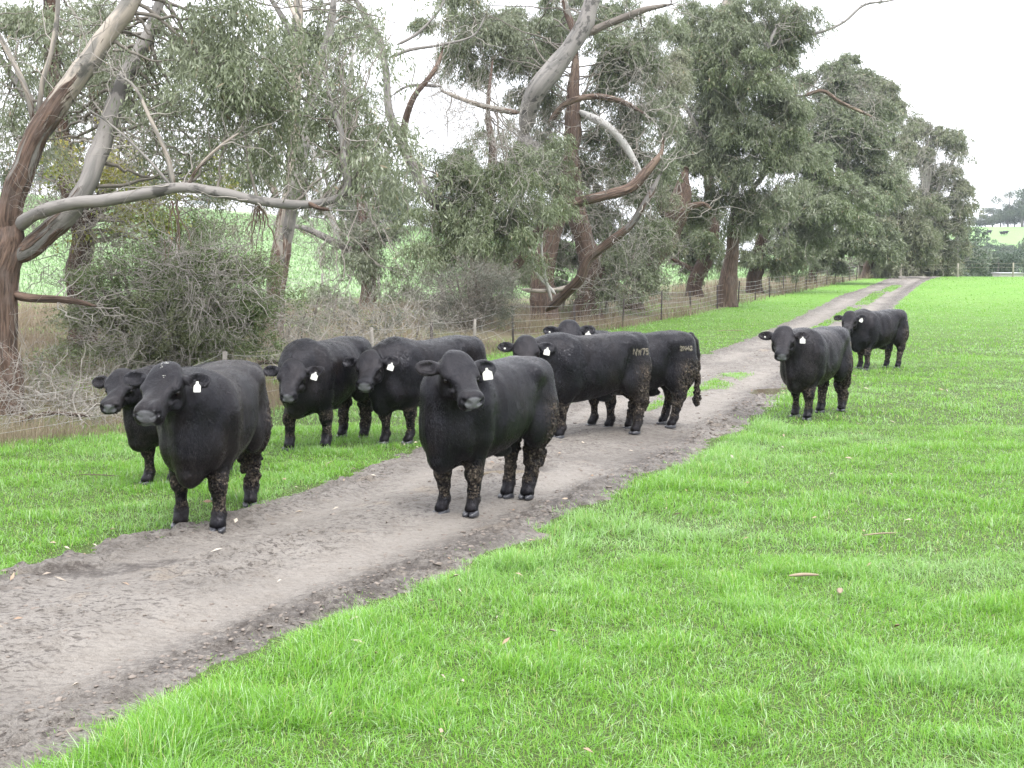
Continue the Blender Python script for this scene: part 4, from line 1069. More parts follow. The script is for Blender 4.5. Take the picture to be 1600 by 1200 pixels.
def leaves(P, D, ln, wd, rnd, patch):
    """diamond leaves, slightly folded, hanging along D"""
    n = len(P); r = np.random.default_rng(n)
    D = nrm(D); s = nrm(np.cross(D, r.normal(size=(n, 3)))); u = np.cross(D, s)
    L = ln[:, None]; W = wd[:, None] * .5
    V = np.stack([P, P + D * L * .42 - s * W + u * W * .35, P + D * L + u * W * .6 * (r.random((n, 1)) - .5), P + D * L * .38 + s * W + u * W * .35], 1)
    Q = np.arange(n)[:, None] * 4 + np.array([[0, 1, 2, 3]])
    return V.reshape(-1, 3), Q, np.repeat(rnd, 4), np.repeat(patch, 4)
def limb_pts(pix, d, step=.10):
    rows = []
    for p in pix:
        dd = p[3] if len(p) > 3 else 0
        q = at(p[0], p[1], d + dd); rows.append([*q, p[2] / F * (d + dd)])
    return resample(np.array(rows), step)
def add_limb(par, name, pix, d, mat, shag=(0, 0), sides=14, org=None, ground_to=False, flare=1.0, step=None, lump=.05):
    """shag=(at start, at end): how shaggy / rusty the bark is"""
    pix = list(pix)
    if ground_to:
        p0 = pix[0]; g = at(p0[0], p0[1], d)
        z = float(terrain(g[0], g[1]))
        rows = limb_pts(pix, d, step or max(.06, d * .0035))
        r0 = rows[0].copy()
        if r0[2] > z - .1:
            ctl = np.array([[*at(p[0], p[1], d + (p[3] if len(p) > 3 else 0)), p[2] / F * d] for p in pix])
            base = r0.copy(); base[2] = z - .15; base[3] = r0[3] * flare
            ctl = ctl[ctl[:, 2] > base[2] + .35]
            rows = resample(np.vstack([[base], ctl]), step or max(.06, d * .0035))
        hgt = rows[:, 2] - z
        rows[:, 3] *= 1 + .35 * np.exp(-np.clip(hgt, 0, 9) / .22)
    else:
        rows = limb_pts(pix, d, step or max(.06, d * .0035))
    K = len(rows); t = np.linspace(0, 1, K)
    if not ground_to:
        dist = np.arange(K) * np.linalg.norm(rows[1, :3] - rows[0, :3]); rows[:, 3] *= .35 + .65 * sstep(0, rows[0, 3] * 2.2, dist)
    sg = shag[0] + (shag[1] - shag[0]) * t
    rows[:, 3] *= 1 - .45 * sstep(.88, 1, t)
    wob = np.stack([fbm(t * K * .12, 3.3, 0, 2, int(abs(rows[0, 0] * 7)) + 3) - .5, 0 * t, fbm(t * K * .12, 7.7, 0, 2, 9) - .5], -1) * rows[:, 3:4] * .7
    rows[:, :3] += wob * np.minimum(1, t * 8)[:, None]
    lumps = 1 + (fbm(t * K * .22, 1.1, 0, 2, int(abs(rows[0, 1] * 5))) - .5) * .28
    seed = int(abs(rows[0, 0]) * 13) % 97
    V, Q, tc = tubes(rows[None, :, :3], (rows[:, 3] * lumps)[None], sides, rough=.12 + .55 * np.clip(sg, 0, 1), seed=seed)
    ring = np.arange(sides)
    capv = rows[-1, :3] + (rows[-1, :3] - rows[-2, :3]) * .3
    T = [(len(V), (K - 1) * sides + (i + 1) % sides, (K - 1) * sides + i) for i in ring]
    V = np.vstack([V, capv]); tc = np.vstack([tc, tc[-1]])
    sgv = np.append(np.repeat(sg, sides), sg[-1])
    o = org if org is not None else np.zeros(3)
    ob = mk(name, V - o, [Q, np.array(T)], mat, par, attrs=dict(tc=tc, shag=sgv))
    return rows
def crooked(A, B, K, amp, r, droop=0):
    """M crooked polylines A->B (M,3) with K points"""
    M = len(A); t = np.linspace(0, 1, K)[None, :, None]
    L = np.linalg.norm(B - A, axis=1)[:, None, None]
    P = A[:, None] * (1 - t) + B[:, None] * t
    n = r.normal(size=(M, K, 3)); n = np.cumsum(n, 1); n -= n[:, :1] * (1 - t) + n[:, -1:] * t
    P = P + n * L * amp
    P[..., 2] -= (droop * L * t * t)[..., 0]
    return P
LEAFK = 8.0; NLEAF = [0]
class Tree:
    def __init__(s, name, label, cat, px, d, group=None, seed=0):
        s.d = d; g = at(px, 430, d); s.org = np.array([g[0], d, float(terrain(g[0], d))])
        s.root = thing(name, label, cat, s.org, 0, group); s.limbs = []; s.r = np.random.default_rng(seed + 1000)
        s.lv = {}; s.tw = {}
    def limb(s, pix, mat, shag=(0, 0), name='limb', dd=0, **k):
        rows = add_limb(s.root, name, pix, s.d + dd, mat, shag, org=s.org, **k); s.limbs.append(rows)
        if name == 'limb':                                    # fine side shoots and a spray at the tip
            r = s.r; K = len(rows); n = min(26, max(8, K // 4))
            j = np.concatenate([r.integers(int(K * .45), K, n), np.full(5, K - 1)]); B = rows[j]
            T = nrm(rows[np.minimum(j + 1, K - 1), :3] - rows[j - 1, :3]); D = nrm(T * .7 + r.normal(0, .75, (len(j), 3)) + np.array([0, 0, .15]))
            L = (.35 + 1.1 * r.random((len(j), 1))) * (s.d / 25) ** .5
            P = crooked(B[:, :3], B[:, :3] + D * L, 9, .05, r); r0 = np.minimum(B[:, 3] * .5, .014 * (s.d / 25) ** .5)[:, None]
            V, Q, _ = tubes(P, r0 * np.linspace(1, .15, 9)[None], 4); s.tw.setdefault('d', Acc()).add(V, Q)
            k2 = r.integers(2, 8, len(j)); P0 = P[np.arange(len(j)), k2]; P2 = crooked(P0, P0 + nrm(D + r.normal(0, .7, D.shape)) * L * .5, 6, .06, r)
            V, Q, _ = tubes(P2, r0 * .5 * np.linspace(1, .2, 6)[None], 3); s.tw['d'].add(V, Q)
        return rows
    def clump(s, px, py, rx, ry, dd=0, dens=1.0, leaf=(.115, .020), mat=None, hang=.8, per=24, gap=.47, rd=None, tw=1.0, spray=.32):
        r = s.r; d = s.d + dd; C = at(px, py, d); R = np.array([rx / F * d, 0, ry / F * d]); R[1] = rd if rd else max(.7, .6 * (R[0] + R[2]) / 1.2)
        n = int(dens * 5.5 * 3.2 * R[0] * R[2] / (.55 * .55) * (.34 / spray) ** 1.2 * .62)
        n = int(n * LEAFK * min(1.0, (18 / max(18, d)) ** .45))
        rs = .52 * max(1, d / 34) ** .6 * (spray / .32)
        ns = max(5, int(dens ** .5 * 2.4 * R[0] * R[2] / rs ** 2))
        S0 = C + nrm(r.normal(size=(ns * 2, 3))) * (r.random((ns * 2, 1)) ** .45) * R
        g = fbm(S0[:, 0] * .9, S0[:, 1] * .9, S0[:, 2] * .9, 3, 5); S0 = S0[g > gap - .03][:ns]
        if len(S0) == 0: return
        sw = .55 + .9 * r.random(len(S0)); k_ = r.integers(0, len(S0), n)
        q = nrm(r.normal(size=(n, 3))) * (r.random((n, 1)) ** .5) * np.array([1, 1, .55]) * rs * sw[k_][:, None]
        A = S0[k_] + q; A[:, 2] -= .35 * (q[:, 0] ** 2 + q[:, 1] ** 2) / rs
        A = A[A[:, 2] > terrain(A[:, 0], A[:, 1]) + .2]; n = len(A)
        # drooping sprays
        out = nrm((A - C) / R + r.normal(0, .5, (n, 3))); out[:, 2] = out[:, 2] * .5 - .25 * hang
        L = spray * (.6 + .8 * r.random(n)) * max(1, d / 34) ** .5
        K = per
        t = r.random((n, K)) ** .8
        base = A[:, None] + out[:, None] * (L[:, None] * t)[..., None] - np.array([0, 0, 1]) * (L[:, None] * hang * .9 * t * t)[..., None] + r.normal(0, .055, (n, K, 3)) * (spray / .32)
        D = r.normal(0, .55, (n, K, 3)) + out[:, None] * .35; D[..., 2] -= hang * 1.1
        sc = max(1.0, d / 26) ** .75
        ln = leaf[0] * sc * (.65 + .7 * r.random((n, K))); wd = leaf[1] * sc * (.8 + .5 * r.random((n, K)))
        pt = np.clip(fbm(base[..., 0] * .7, base[..., 1] * .7, base[..., 2] * .9, 3, 6) + r.normal(0, .06, (n, K)), 0, 1)
        V, Q, rn, pa = leaves(base.reshape(-1, 3), D.reshape(-1, 3), ln.ravel(), wd.ravel(), np.clip(r.random(n * K) * .9 + r.random((n, 1)).repeat(K, 1).ravel() * .1, 0, 1), pt.ravel())
        s.lv.setdefault(mat or LF_GUM, Acc()).add(V, Q, rnd=rn, patch=pa)
        NLEAF[0] += n * K
        # twigs carrying the sprays
        m = int(n * .12 * tw)
        if m > 0:
            sel = r.choice(n, m, replace=False); B = A[sel] + out[sel] * L[sel][:, None] * .7; B[:, 2] -= L[sel] * hang * .45
            I = C + (A[sel] - C) * (.25 + .35 * r.random((m, 1)))
            P = crooked(I, B, 6, .055, r); rr = np.linspace(1, .25, 6)[None] * (.0065 * max(1, d / 24) ** .7) * (.6 + .8 * r.random((m, 1)))
            V, Q, _ = tubes(P, rr, 3); s.tw.setdefault('l', Acc()).add(V, Q)
        # branches into the clump from the nearest limb
        if s.limbs:
            pts = np.concatenate([l[len(l) // 4:] for l in s.limbs]) ; nb = 5
            tgt = C + nrm(r.normal(size=(nb, 3))) * R * .6
            src = []
            for q in tgt:
                dist = np.linalg.norm(pts[:, :3] - q, axis=1); j = np.argsort(dist)[:40]; src.append(pts[r.choice(j)])
            src = np.array(src); P = crooked(src[:, :3], tgt, 14, .018, r)
            r0 = np.minimum(src[:, 3] * .35, .032)[:, None]; rr = r0 * np.linspace(1, .22, 14)[None]
            V, Q, _ = tubes(P, rr, 5); s.tw.setdefault('l', Acc()).add(V, Q)
    def twigs(s, px, py, rx, ry, n, dd=0, ln=.8, rad=.006, mat='d', amp=.07, up=0.0, K=9, rd=None, frm=None):
        """bare grey twigs, forking"""
        r = s.r; d = s.d + dd; C = at(px, py, d); R = np.array([rx / F * d, (rd or .5 * (rx + ry) / F * d), ry / F * d])
        U = nrm(r.normal(size=(n, 3))) * r.random((n, 1)) ** .4
        A = C + U * R; D = nrm(r.normal(size=(n, 3)) + nrm(U) * .8 + np.array([0, 0, up])); D[:, 1] *= .7
        if frm is not None: F0 = at(frm[0], frm[1], d); D = nrm((A - F0) + r.normal(0, .3, (n, 3)) * np.linalg.norm(R))
        Ls = ln * (.5 + r.random((n, 1))); B = A + D * Ls
        P = crooked(A, B, K, amp, r); rr = np.linspace(1, .25, K)[None] * rad * (.5 + r.random((n, 1)))
        V, Q, _ = tubes(P, rr, 3); s.tw.setdefault(mat, Acc()).add(V, Q)
        for rep in range(2):                                   # side shoots
            k = r.integers(2, K - 1, n); S0 = P[np.arange(n), k]; D2 = nrm(D + r.normal(0, .7, (n, 3)))
            P2 = crooked(S0, S0 + D2 * Ls * .55, 6, amp, r); rr2 = np.linspace(.6, .2, 6)[None] * rad * (.5 + r.random((n, 1)))
            V, Q, _ = tubes(P2, rr2, 3); s.tw[mat].add(V, Q)
    def finish(s):
        for m, a in s.lv.items(): a.build('foliage', m, s.root, org=s.org)
        if 'l' in s.tw: s.tw['l'].build('branches', BK_TWIGD, s.root, org=s.org)
        if 'd' in s.tw: s.tw['d'].build('dead_branches', BK_TWIG, s.root, org=s.org)

def dbase(px, py):
    return float(ground(px, py)[1])

# T1: the leaning gum at the left edge
t = Tree('gum_tree', 'big smooth-barked gum at the left edge with leaning limbs and one long level branch', 'tree', 6, 17.5, seed=1)
g0 = t.org
t.limb([(3, 640, 27), (6, 520, 24), (2, 440, 24), (8, 400, 25), (13, 370, 19), (18, 335, 12), (26, 300, 5)], BK_GUM, (1.2, .8), 'trunk', ground_to=True, flare=1.1, sides=22)
t.limb([(10, 385, 20), (16, 320, 18), (36, 260, 18), (68, 200, 17), (108, 138, 17), (150, 78, 16), (190, 25, 14), (232, -45, 12), (270, -120, 9)], BK_GUM, (.9, -.2), sides=20)
t.limb([(14, 410, 20), (48, 388, 18), (100, 340, 16), (138, 290, 14), (158, 225, 14, .3), (176, 165, 13, .5), (204, 105, 12, .8), (240, 30, 9, 1), (262, -60, 6, 1)], BK_GREY, (.6, -.3), sides=18)
t.limb([(2, 376, 9, .25), (26, 356, 11.5, .05), (58, 334, 10.5, -.25), (98, 322, 9.5, -.6), (165, 313, 9, -.8), (235, 299, 9, -1), (285, 293, 8.5, -1), (345, 300, 8, -1), (410, 314, 7.5, -1), (470, 320, 7, -1), (520, 312, 6.5, -.9), (541, 294, 6, -.9), (537, 255, 5, -.9), (534, 210, 4.5, -.8), (518, 165, 4, -.7), (505, 110, 3, -.6)], BK_GREY, (.25, -.2), sides=14)
t.limb([(480, 316, 4, -1), (500, 326, 3.5, -1.1), (518, 328, 2.4, -1.1)], BK_GUM, (.7, .7), sides=8)
t.limb([(12, 455, 9), (40, 466, 7.5), (75, 468, 6.5), (112, 470, 5, .2), (150, 478, 3, .3)], BK_RUST, (1, .8), sides=10)
t.limb([(52, 192, 5, .1), (40, 140, 4.5), (14, 85, 4), (-12, 40, 3.5), (-40, 10, 3)], BK_GUM, (.6, 0), sides=8)
t.limb([(60, 182, 4.5, .1), (66, 130, 4.5), (80, 80, 4), (90, 20, 3.5), (92, -40, 3)], BK_GUM, (.3, 0), sides=8)
t.limb([(272, 290, 5, -1), (262, 245, 4, -1), (240, 195, 3.2, -1), (212, 138, 2.5, -.9), (185, 118, 1.6, -.9)], BK_GUM, (.5, .2), sides=7)
t.limb([(266, 288, 2.6, -1), (232, 250, 2.2, -1), (180, 200, 1.8, -1), (130, 165, 1.2, -1)], BK_GREY, (0, 0), sides=6)
t.limb([(292, 292, 3, -1), (310, 262, 2.6, -1), (345, 228, 2.2, -1), (378, 205, 1.4, -1)], BK_GUM, (.6, .2), sides=6)
for (px, py, rx, ry, dd, de) in [(318, 20, 95, 60, 0, 1.15), (372, 90, 75, 70, -.5, 1.1), (250, 60, 60, 60, .5, .8), (300, 130, 85, 55, .2, .9), (415, 190, 75, 60, -.8, .9), (455, 110, 55, 70, 0, .8), (345, 200, 60, 45, 0, .7), (60, 30, 70, 45, 1, .5), (20, 110, 45, 60, 1, .45), (140, 120, 50, 50, 1.5, .4), (560, 150, 62, 70, -.4, 1.1), (600, 205, 50, 60, -.3, 1.05), (568, 245, 42, 45, -.5, .8), (520, 60, 50, 45, -.3, .6), (150, 30, 55, 40, 2, .6), (210, 110, 60, 55, 1, .8), (255, 190, 60, 45, 1, .7), (110, 70, 55, 50, 2, .7), (40, 200, 50, 45, 2, .6), (480, 170, 50, 60, 1, .8), (400, 30, 60, 50, 1, .9), (300, 260, 70, 35, 1, .4), (585, 55, 40, 50, 1, .6), (630, 20, 40, 30, 1, .5), (500, 250, 40, 40, 1, .5)]:
    t.clump(px, py, rx, ry, dd, de, leaf=(.10, .021), gap=.45)
t.twigs(330, 240, 130, 60, 90, 0, .5, .0035); t.twigs(120, 330, 90, 50, 40, 0, .7, .004); t.twigs(40, 240, 60, 120, 60, 1, .8, .004)
t.finish()

# T2: dark rough tree behind it, with yellowing creeper
t = Tree('stringybark_tree', 'dark rough-barked tree behind the left gum, hung with yellowing creeper', 'tree', 128, 25, seed=2)
t.limb([(128, 480, 19), (126, 430, 19), (128, 380, 18), (118, 320, 16), (104, 250, 14), (92, 180, 13), (82, 100, 12), (76, 20, 11), (72, -60, 9)], BK_DARK, (1, .6), 'trunk', ground_to=True, sides=18)
t.limb([(128, 360, 9), (160, 310, 8, -.5), (172, 240, 7), (150, 180, 6), (142, 120, 5)], BK_DARK, (.8, .5))
t.limb([(104, 250, 7), (60, 180, 6), (20, 120, 5), (-20, 60, 4)], BK_GREY, (.4, .2))
for (px, py, rx, ry, dd, de) in [(50, 60, 75, 60, 0, 1), (120, 20, 70, 50, 0, .9), (30, 165, 60, 60, 0, .8), (120, 150, 65, 55, 1, .8), (15, 240, 45, 45, 1, .7), (205, 60, 60, 70, 1, .8), (240, 150, 60, 50, 1, .8), (180, 190, 60, 45, 1, .7), (330, 90, 70, 60, 4, .8), (350, 200, 60, 50, 4, .7), (430, 260, 50, 40, 5, .5), (90, 290, 50, 40, 3, .5)]:
    t.clump(px, py, rx, ry, dd, de, leaf=(.11, .022), gap=.47)
for (px, py, rx, ry, dd, de) in [(150, 235, 60, 50, -2, .8), (220, 230, 60, 55, -2.5, .9), (290, 235, 50, 50, -3, .7), (190, 300, 70, 40, -2, .6), (120, 300, 40, 60, -1, .6), (330, 270, 45, 35, -3, .5), (250, 330, 55, 30, -3, .4)]:
    t.clump(px, py, rx, ry, dd, de * .85, leaf=(.06, .045), mat=LF_YEL if py > 225 and px < 300 else LF_BUSH, hang=.25, per=14, gap=.50, spray=.3)
t.clump(240, 270, 100, 80, -3.2, .3, leaf=(.055, .045), mat=LF_YEL, hang=.2, per=12, gap=.5)
t.twigs(120, 350, 70, 90, 120, -1, 1.2, .007, mat='l', up=.4); t.twigs(230, 290, 120, 60, 220, -3, 1.0, .005, up=.3)
for (px, py, rx, ry, dd, de) in [(180, 360, 70, 40, -1, .7), (290, 330, 60, 50, -1, .6), (340, 370, 60, 30, -1, .7), (370, 300, 50, 40, 0, .5)]:
    t.clump(px, py, rx, ry, dd, de, leaf=(.07, .026), mat=LF_OLIVE, hang=.35, per=18, gap=.47)
t.finish()

# T3: tall pale gum in front of the crop field
t = Tree('gum_tree', 'tall pale gum with brown peeling base and twisted second stem, beside the tangled bush', 'tree', 428, dbase(424, 523), seed=3)
t.limb([(424, 523, 15), (428, 470, 15), (436, 410, 14), (447, 350, 14), (456, 300, 13), (458, 240, 11), (461, 150, 10), (463, 60, 9), (468, -40, 8)], BK_GUM, (.72, -.2), 'trunk', ground_to=True, sides=20)
t.limb([(441, 400, 9, .05), (449, 355, 10, -.1), (462, 292, 8.5, -.4), (478, 225, 8, -.3), (486, 160, 7.5), (498, 100, 7), (514, 50, 6.5), (524, -20, 6)], BK_GREY, (.2, 0), 'limb', sides=14)
t.limb([(486, 150, 5), (475, 100, 4.2), (468, 40, 4, -.3), (440, -20, 3)], BK_GUM, (0, 0), sides=9)
t.limb([(434, 308, 6), (415, 275, 6, .3), (398, 250, 5.5, .4), (386, 218, 4.5, .5), (376, 180, 3.5, .5), (380, 120, 2.4, .5)], BK_GUM, (.5, .1), sides=9)
t.limb([(462, 60, 5), (430, 10, 4), (400, -40, 3)], BK_GREY, (0, 0), sides=8)
for (px, py, rx, ry, dd, de) in [(430, 40, 60, 50, 1, .6), (510, 20, 60, 50, 1, .7), (400, 130, 50, 60, 1, .5), (545, 90, 50, 50, 1.5, .6), (380, 240, 45, 40, 1, .4), (520, 150, 40, 50, 2, .5), (590, 20, 50, 40, 2, .5)]:
    t.clump(px, py, rx, ry, dd, de, leaf=(.12, .022), gap=.47)
t.twigs(430, 250, 90, 90, 120, 1, 1.3, .006); t.twigs(500, 330, 60, 50, 60, 1, 1.1, .006)
r = t.r; MB_ = plain('shed_bark', (.17, .125, .10), .8, .2, 10, .3)      # strips of shed bark caught on the branches
for cx, n in ((405, 12), (268, 5)):
    a = Acc()
    for k in range(n):
        A = at(cx + r.normal(0, 5), 316 + r.normal(0, 3), 16.9 + r.normal(0, .1)); L = .25 + r.random() * .6
        P = crooked(A[None], (A + np.array([r.normal(0, .10), r.normal(0, .05), -L]))[None], 8, .03, r); V, Q, _ = tubes(P, np.full((1, 8), .007 + .009 * r.random()) * np.linspace(1, .5, 8), 3); a.add(V, Q)
    a.build('hanging_bark', MB_, t.root, org=t.org)
t.finish()

# T4: thin white gum near the far fence
t = Tree('gum_tree', 'slender white-limbed gum with a dark brown base beside a grey fence post', 'tree', 573, dbase(572, 483), seed=4)
t.limb([(572, 483, 14), (574, 455, 12), (573, 420, 11), (571, 370, 9), (566, 320, 7), (560, 260, 6), (548, 200, 5), (545, 140, 4), (552, 70, 3)], BK_WHITE, (1.5, -.6), 'trunk', ground_to=True, sides=16)
t.limb([(570, 420, 7), (555, 398, 6.5), (525, 382, 6), (497, 366, 5), (470, 355, 4), (430, 350, 3)], BK_GREY, (0, 0), sides=10)
t.limb([(566, 330, 4), (590, 300, 3.4), (604, 250, 3), (612, 190, 2.2)], BK_WHITE, (0, 0), sides=8)
t.limb([(540, 395, 3.5), (520, 345, 3.4), (500, 300, 3), (490, 240, 2.5), (480, 200, 2)], BK_WHITE, (0, 0), sides=8)
for (px, py, rx, ry, dd, de) in [(545, 340, 45, 50, 0, .55), (600, 340, 40, 50, 0, .5), (510, 300, 40, 50, 1, .45), (600, 390, 40, 35, -1, .6), (560, 420, 50, 30, -1, .3), (520, 400, 30, 25, -2, .4), (600, 270, 40, 40, 1, .4), (560, 210, 40, 50, 2, .6), (500, 210, 40, 50, 2, .5)]:
    t.clump(px, py, rx, ry, dd, de, leaf=(.12, .022), mat=LF_GUM, gap=.48)
t.clump(640, 440, 35, 45, -6, .35, leaf=(.11, .02)); t.clump(505, 475, 40, 35, -9, .4, leaf=(.13, .03), gap=.45)
t.twigs(520, 330, 80, 90, 160, 0, 1.6, .008); t.twigs(620, 400, 60, 50, 50, -2, 1.2, .006)
t.finish()

# T5: dark bushy gum left of centre
t = Tree('gum_tree', 'dense dark green gum with a curving bare limb on its left and brown trunk', 'tree', 752, 43, seed=5)
t.limb([(752, 470, 18), (754, 430, 17), (752, 395, 15), (758, 350, 13), (765, 300, 9), (770, 240, 6), (762, 170, 4), (770, 90, 2)], BK_RUST, (1, .7), 'trunk', ground_to=True, sides=18)
t.limb([(745, 380, 9), (716, 345, 8, -1), (690, 325, 7, -2), (669, 308, 7, -3), (655, 280, 7, -3), (636, 245, 7.5, -3), (622, 210, 7, -3), (606, 170, 6, -3), (604, 110, 6, -3), (592, 60, 6, -3), (568, 20, 5.5, -3), (545, -20, 5, -3)], BK_GREY, (.3, 0), sides=12)
t.limb([(632, 230, 5, -3), (634, 190, 5.5, -3.2), (648, 150, 5, -3.4), (670, 122, 4, -3.4), (684, 100, 3.5, -3.3), (692, 75, 2.4, -3.2)], BK_RUST, (.8, .5), sides=10)
t.limb([(690, 135, 3, -3), (660, 133, 2.6, -3), (634, 136, 2, -3), (612, 150, 1.4, -3)], BK_GREY, (0, 0), sides=7)
t.limb([(812, 176, 5, -2), (770, 170, 4.5, -2), (730, 158, 3.4, -2), (690, 142, 2.4, -2)], BK_GUM, (.6, .2), sides=8)
t.limb([(608, 90, 3, -3), (640, 78, 2.6, -3), (690, 70, 2.2, -3), (740, 55, 1.6, -3), (760, 20, 1.2, -3)], BK_GREY, (0, 0), sides=7)
t.limb([(620, 70, 2.6, -3), (655, 50, 2.2, -3), (690, 10, 1.8, -3), (700, -30, 1.4, -3)], BK_GREY, (0, 0), sides=7)
for (px, py, rx, ry, dd, de) in [(700, 275, 60, 50, -2, 1.2), (760, 285, 70, 60, -2.5, 1.2), (690, 340, 55, 45, -3, 1.2), (760, 350, 75, 45, -3, 1.2), (830, 320, 60, 50, -2, 1.1), (720, 385, 50, 25, -3, .8), (800, 385, 55, 25, -2, .8), (850, 260, 60, 50, 0, 1), (790, 225, 60, 40, 0, .8), (660, 390, 40, 35, -4, .5)]:
    t.clump(px, py, rx, ry, dd, de, leaf=(.12, .020), mat=LF_DARK, gap=.43)
t.twigs(740, 200, 90, 60, 160, -2, 1.5, .008); t.twigs(700, 170, 60, 60, 60, -3, 1.2, .008, frm=(690, 260)); t.twigs(780, 260, 90, 80, 110, -4, 1.2, .007)
t.finish()

# T6: the big central gum with sweeping limbs
t = Tree('gum_tree', 'big old gum in the centre with twin rusty trunks and long sweeping bare limbs', 'tree', 850, 47, seed=6)
t.limb([(850, 492, 21), (848, 440, 18), (850, 400, 17), (862, 360, 16), (878, 310, 14), (888, 250, 13), (893, 200, 12), (897, 150, 10), (900, 80, 8)], BK_RUST, (1.1, .5), 'trunk', ground_to=True, sides=20)
t.limb([(918, 478, 21, 1), (925, 430, 19, 1), (912, 385, 17, 1), (902, 340, 15, 1), (897, 290, 12, 1), (892, 240, 11, 1), (905, 180, 9, 1)], BK_RUST, (1.1, .6), 'trunk', ground_to=True, sides=20)
t.limb([(818, 215, 14, -1), (826, 180, 14, -1.5), (842, 140, 15, -2), (866, 105, 15, -2), (893, 72, 14, -2), (913, 45, 14, -2), (922, 15, 12, -2), (938, -30, 10, -2), (950, -80, 8, -2)], BK_GREY, (.1, -.2), sides=18)
t.limb([(880, 300, 9, -.5), (850, 250, 11, -.8), (822, 225, 13, -1), (818, 205, 12, -1)], BK_GREY, (.4, .1), sides=14)
t.limb([(912, 55, 8, -2), (940, 42, 6, -2), (980, 26, 5.5, -2.2), (1010, 14, 4.5, -2.4), (1048, 7, 3, -2.5)], BK_DARK, (.3, .2), sides=10)
t.limb([(905, 60, 6, -2), (888, 30, 5.5, -1.8), (880, 0, 5, -1.8), (872, -40, 4, -1.8)], BK_GUM, (.9, .1), sides=10)
t.limb([(858, 190, 5, -1), (878, 168, 5, -1.4), (905, 155, 4.5, -1.8), (940, 151, 4.5, -2), (975, 160, 4, -2), (1006, 177, 3, -2)], BK_RUST, (.5, .5), sides=10)
t.limb([(800, 425, 8, -3), (822, 392, 8, -3.2), (838, 365, 8, -3.4), (862, 338, 8, -3.6), (898, 318, 8, -3.8), (945, 307, 8.5, -4), (985, 296, 8, -4), (1012, 268, 7, -4), (1034, 238, 5, -4), (1036, 215, 3.5, -4)], BK_RUST, (1, .5), sides=14)
t.limb([(853, 485, 8, -2), (880, 462, 8, -2.5), (905, 438, 8, -3), (918, 405, 8, -3.2), (950, 380, 7.5, -3.4), (985, 352, 6.5, -3.6), (1005, 322, 5.5, -3.8), (1022, 290, 4.5, -3.8), (1034, 268, 3, -3.8)], BK_GREY, (.9, .4), sides=14)
t.limb([(815, 452, 3, -3), (850, 455, 3.6, -3), (885, 450, 4, -2.6), (905, 440, 4, -2.4)], BK_GUM, (.4, .2), sides=8)
t.limb([(902, 172, 5, 0), (925, 185, 6, -.3), (950, 200, 6, -.5), (972, 222, 6, -.5), (990, 250, 5, -.5), (1005, 280, 4, -.5)], BK_WHITE, (-.6, -.3), sides=12)
t.limb([(868, 460, 3, -3), (835, 420, 3, -3.2), (830, 360, 2.4, -3.3), (835, 330, 1.6, -3.3)], BK_WHITE, (-.3, -.3), sides=7)
t.limb([(862, 470, 2.6, -3), (852, 430, 2.6, -3.2), (846, 380, 2.2, -3.3), (850, 345, 1.5, -3.3)], BK_WHITE, (-.3, -.3), sides=7)
for (px, py, rx, ry, dd, de) in [(730, 20, 85, 45, 0, 1.2), (790, 60, 80, 50, 1, 1.2), (850, 30, 70, 50, 2, 1.1), (740, 90, 60, 35, 1, .8), (850, 140, 60, 45, 2, .9), (960, 90, 70, 60, 1, 1.1), (1010, 50, 60, 50, 1, 1.1), (990, 160, 70, 50, 2, 1.1), (940, 230, 60, 45, 3, 1), (1000, 240, 50, 50, 3, 1), (960, 350, 70, 50, 4, .8), (850, 380, 50, 50, 4, .6), (930, 10, 60, 40, 3, .9)]:
    t.clump(px, py, rx, ry, dd, de, leaf=(.12, .020), mat=LF_GUM if px % 20 else LF_DARK, gap=.44)
for (px, py, rx, ry, dd, de) in [(880, 330, 60, 45, 6, .8), (940, 300, 55, 45, 6, .8), (1010, 330, 50, 45, 6, .8), (830, 200, 50, 45, 5, .7), (900, 250, 60, 45, 5, .7), (700, 60, 50, 40, 3, .6), (1040, 120, 50, 60, 4, .9), (880, 400, 60, 30, 6, .7)]:
    t.clump(px, py, rx, ry, dd, de, leaf=(.12, .020), mat=LF_OLIVE, gap=.44)
t.twigs(900, 200, 120, 100, 120, 0, 1.7, .009); t.twigs(960, 330, 80, 80, 110, -2, 1.5, .008); t.twigs(1000, 110, 60, 60, 60, -2, 1.6, .009)
t.finish()

# T7: snapped shaggy trunk
t = Tree('gum_tree', 'snapped leaning trunk with thick shaggy red bark right of the central gum', 'tree', 1000, 55, seed=7)
t.limb([(988, 468, 16), (1002, 440, 15), (1018, 405, 16), (1034, 375, 19), (1050, 345, 18), (1064, 312, 15), (1068, 285, 9), (1072, 262, 7)], BK_RUST, (1.3, 1.1), 'trunk', ground_to=True, sides=20)
t.limb([(1044, 372, 7, -.3), (1060, 342, 7, -.6), (1074, 326, 6, -.7), (1098, 319, 4, -.8), (1110, 326, 3, -.8)], BK_RUST, (.7, .5), sides=10)
t.limb([(1046, 348, 5, -.4), (1034, 330, 6, -.6), (1028, 318, 6, -.6)], BK_GUM, (.8, .7), sides=10)
for (px, py, rx, ry, dd, de) in [(965, 415, 50, 40, -3, 1.1), (1000, 385, 40, 35, -2, .9), (1010, 440, 35, 25, -3, .6), (1030, 290, 35, 30, 2, .8)]:
    t.clump(px, py, rx, ry, dd, de, leaf=(.09, .026), mat=LF_GUM, hang=.4, gap=.43)
t.twigs(1010, 380, 60, 60, 70, -1, 1.2, .007)
t.finish()

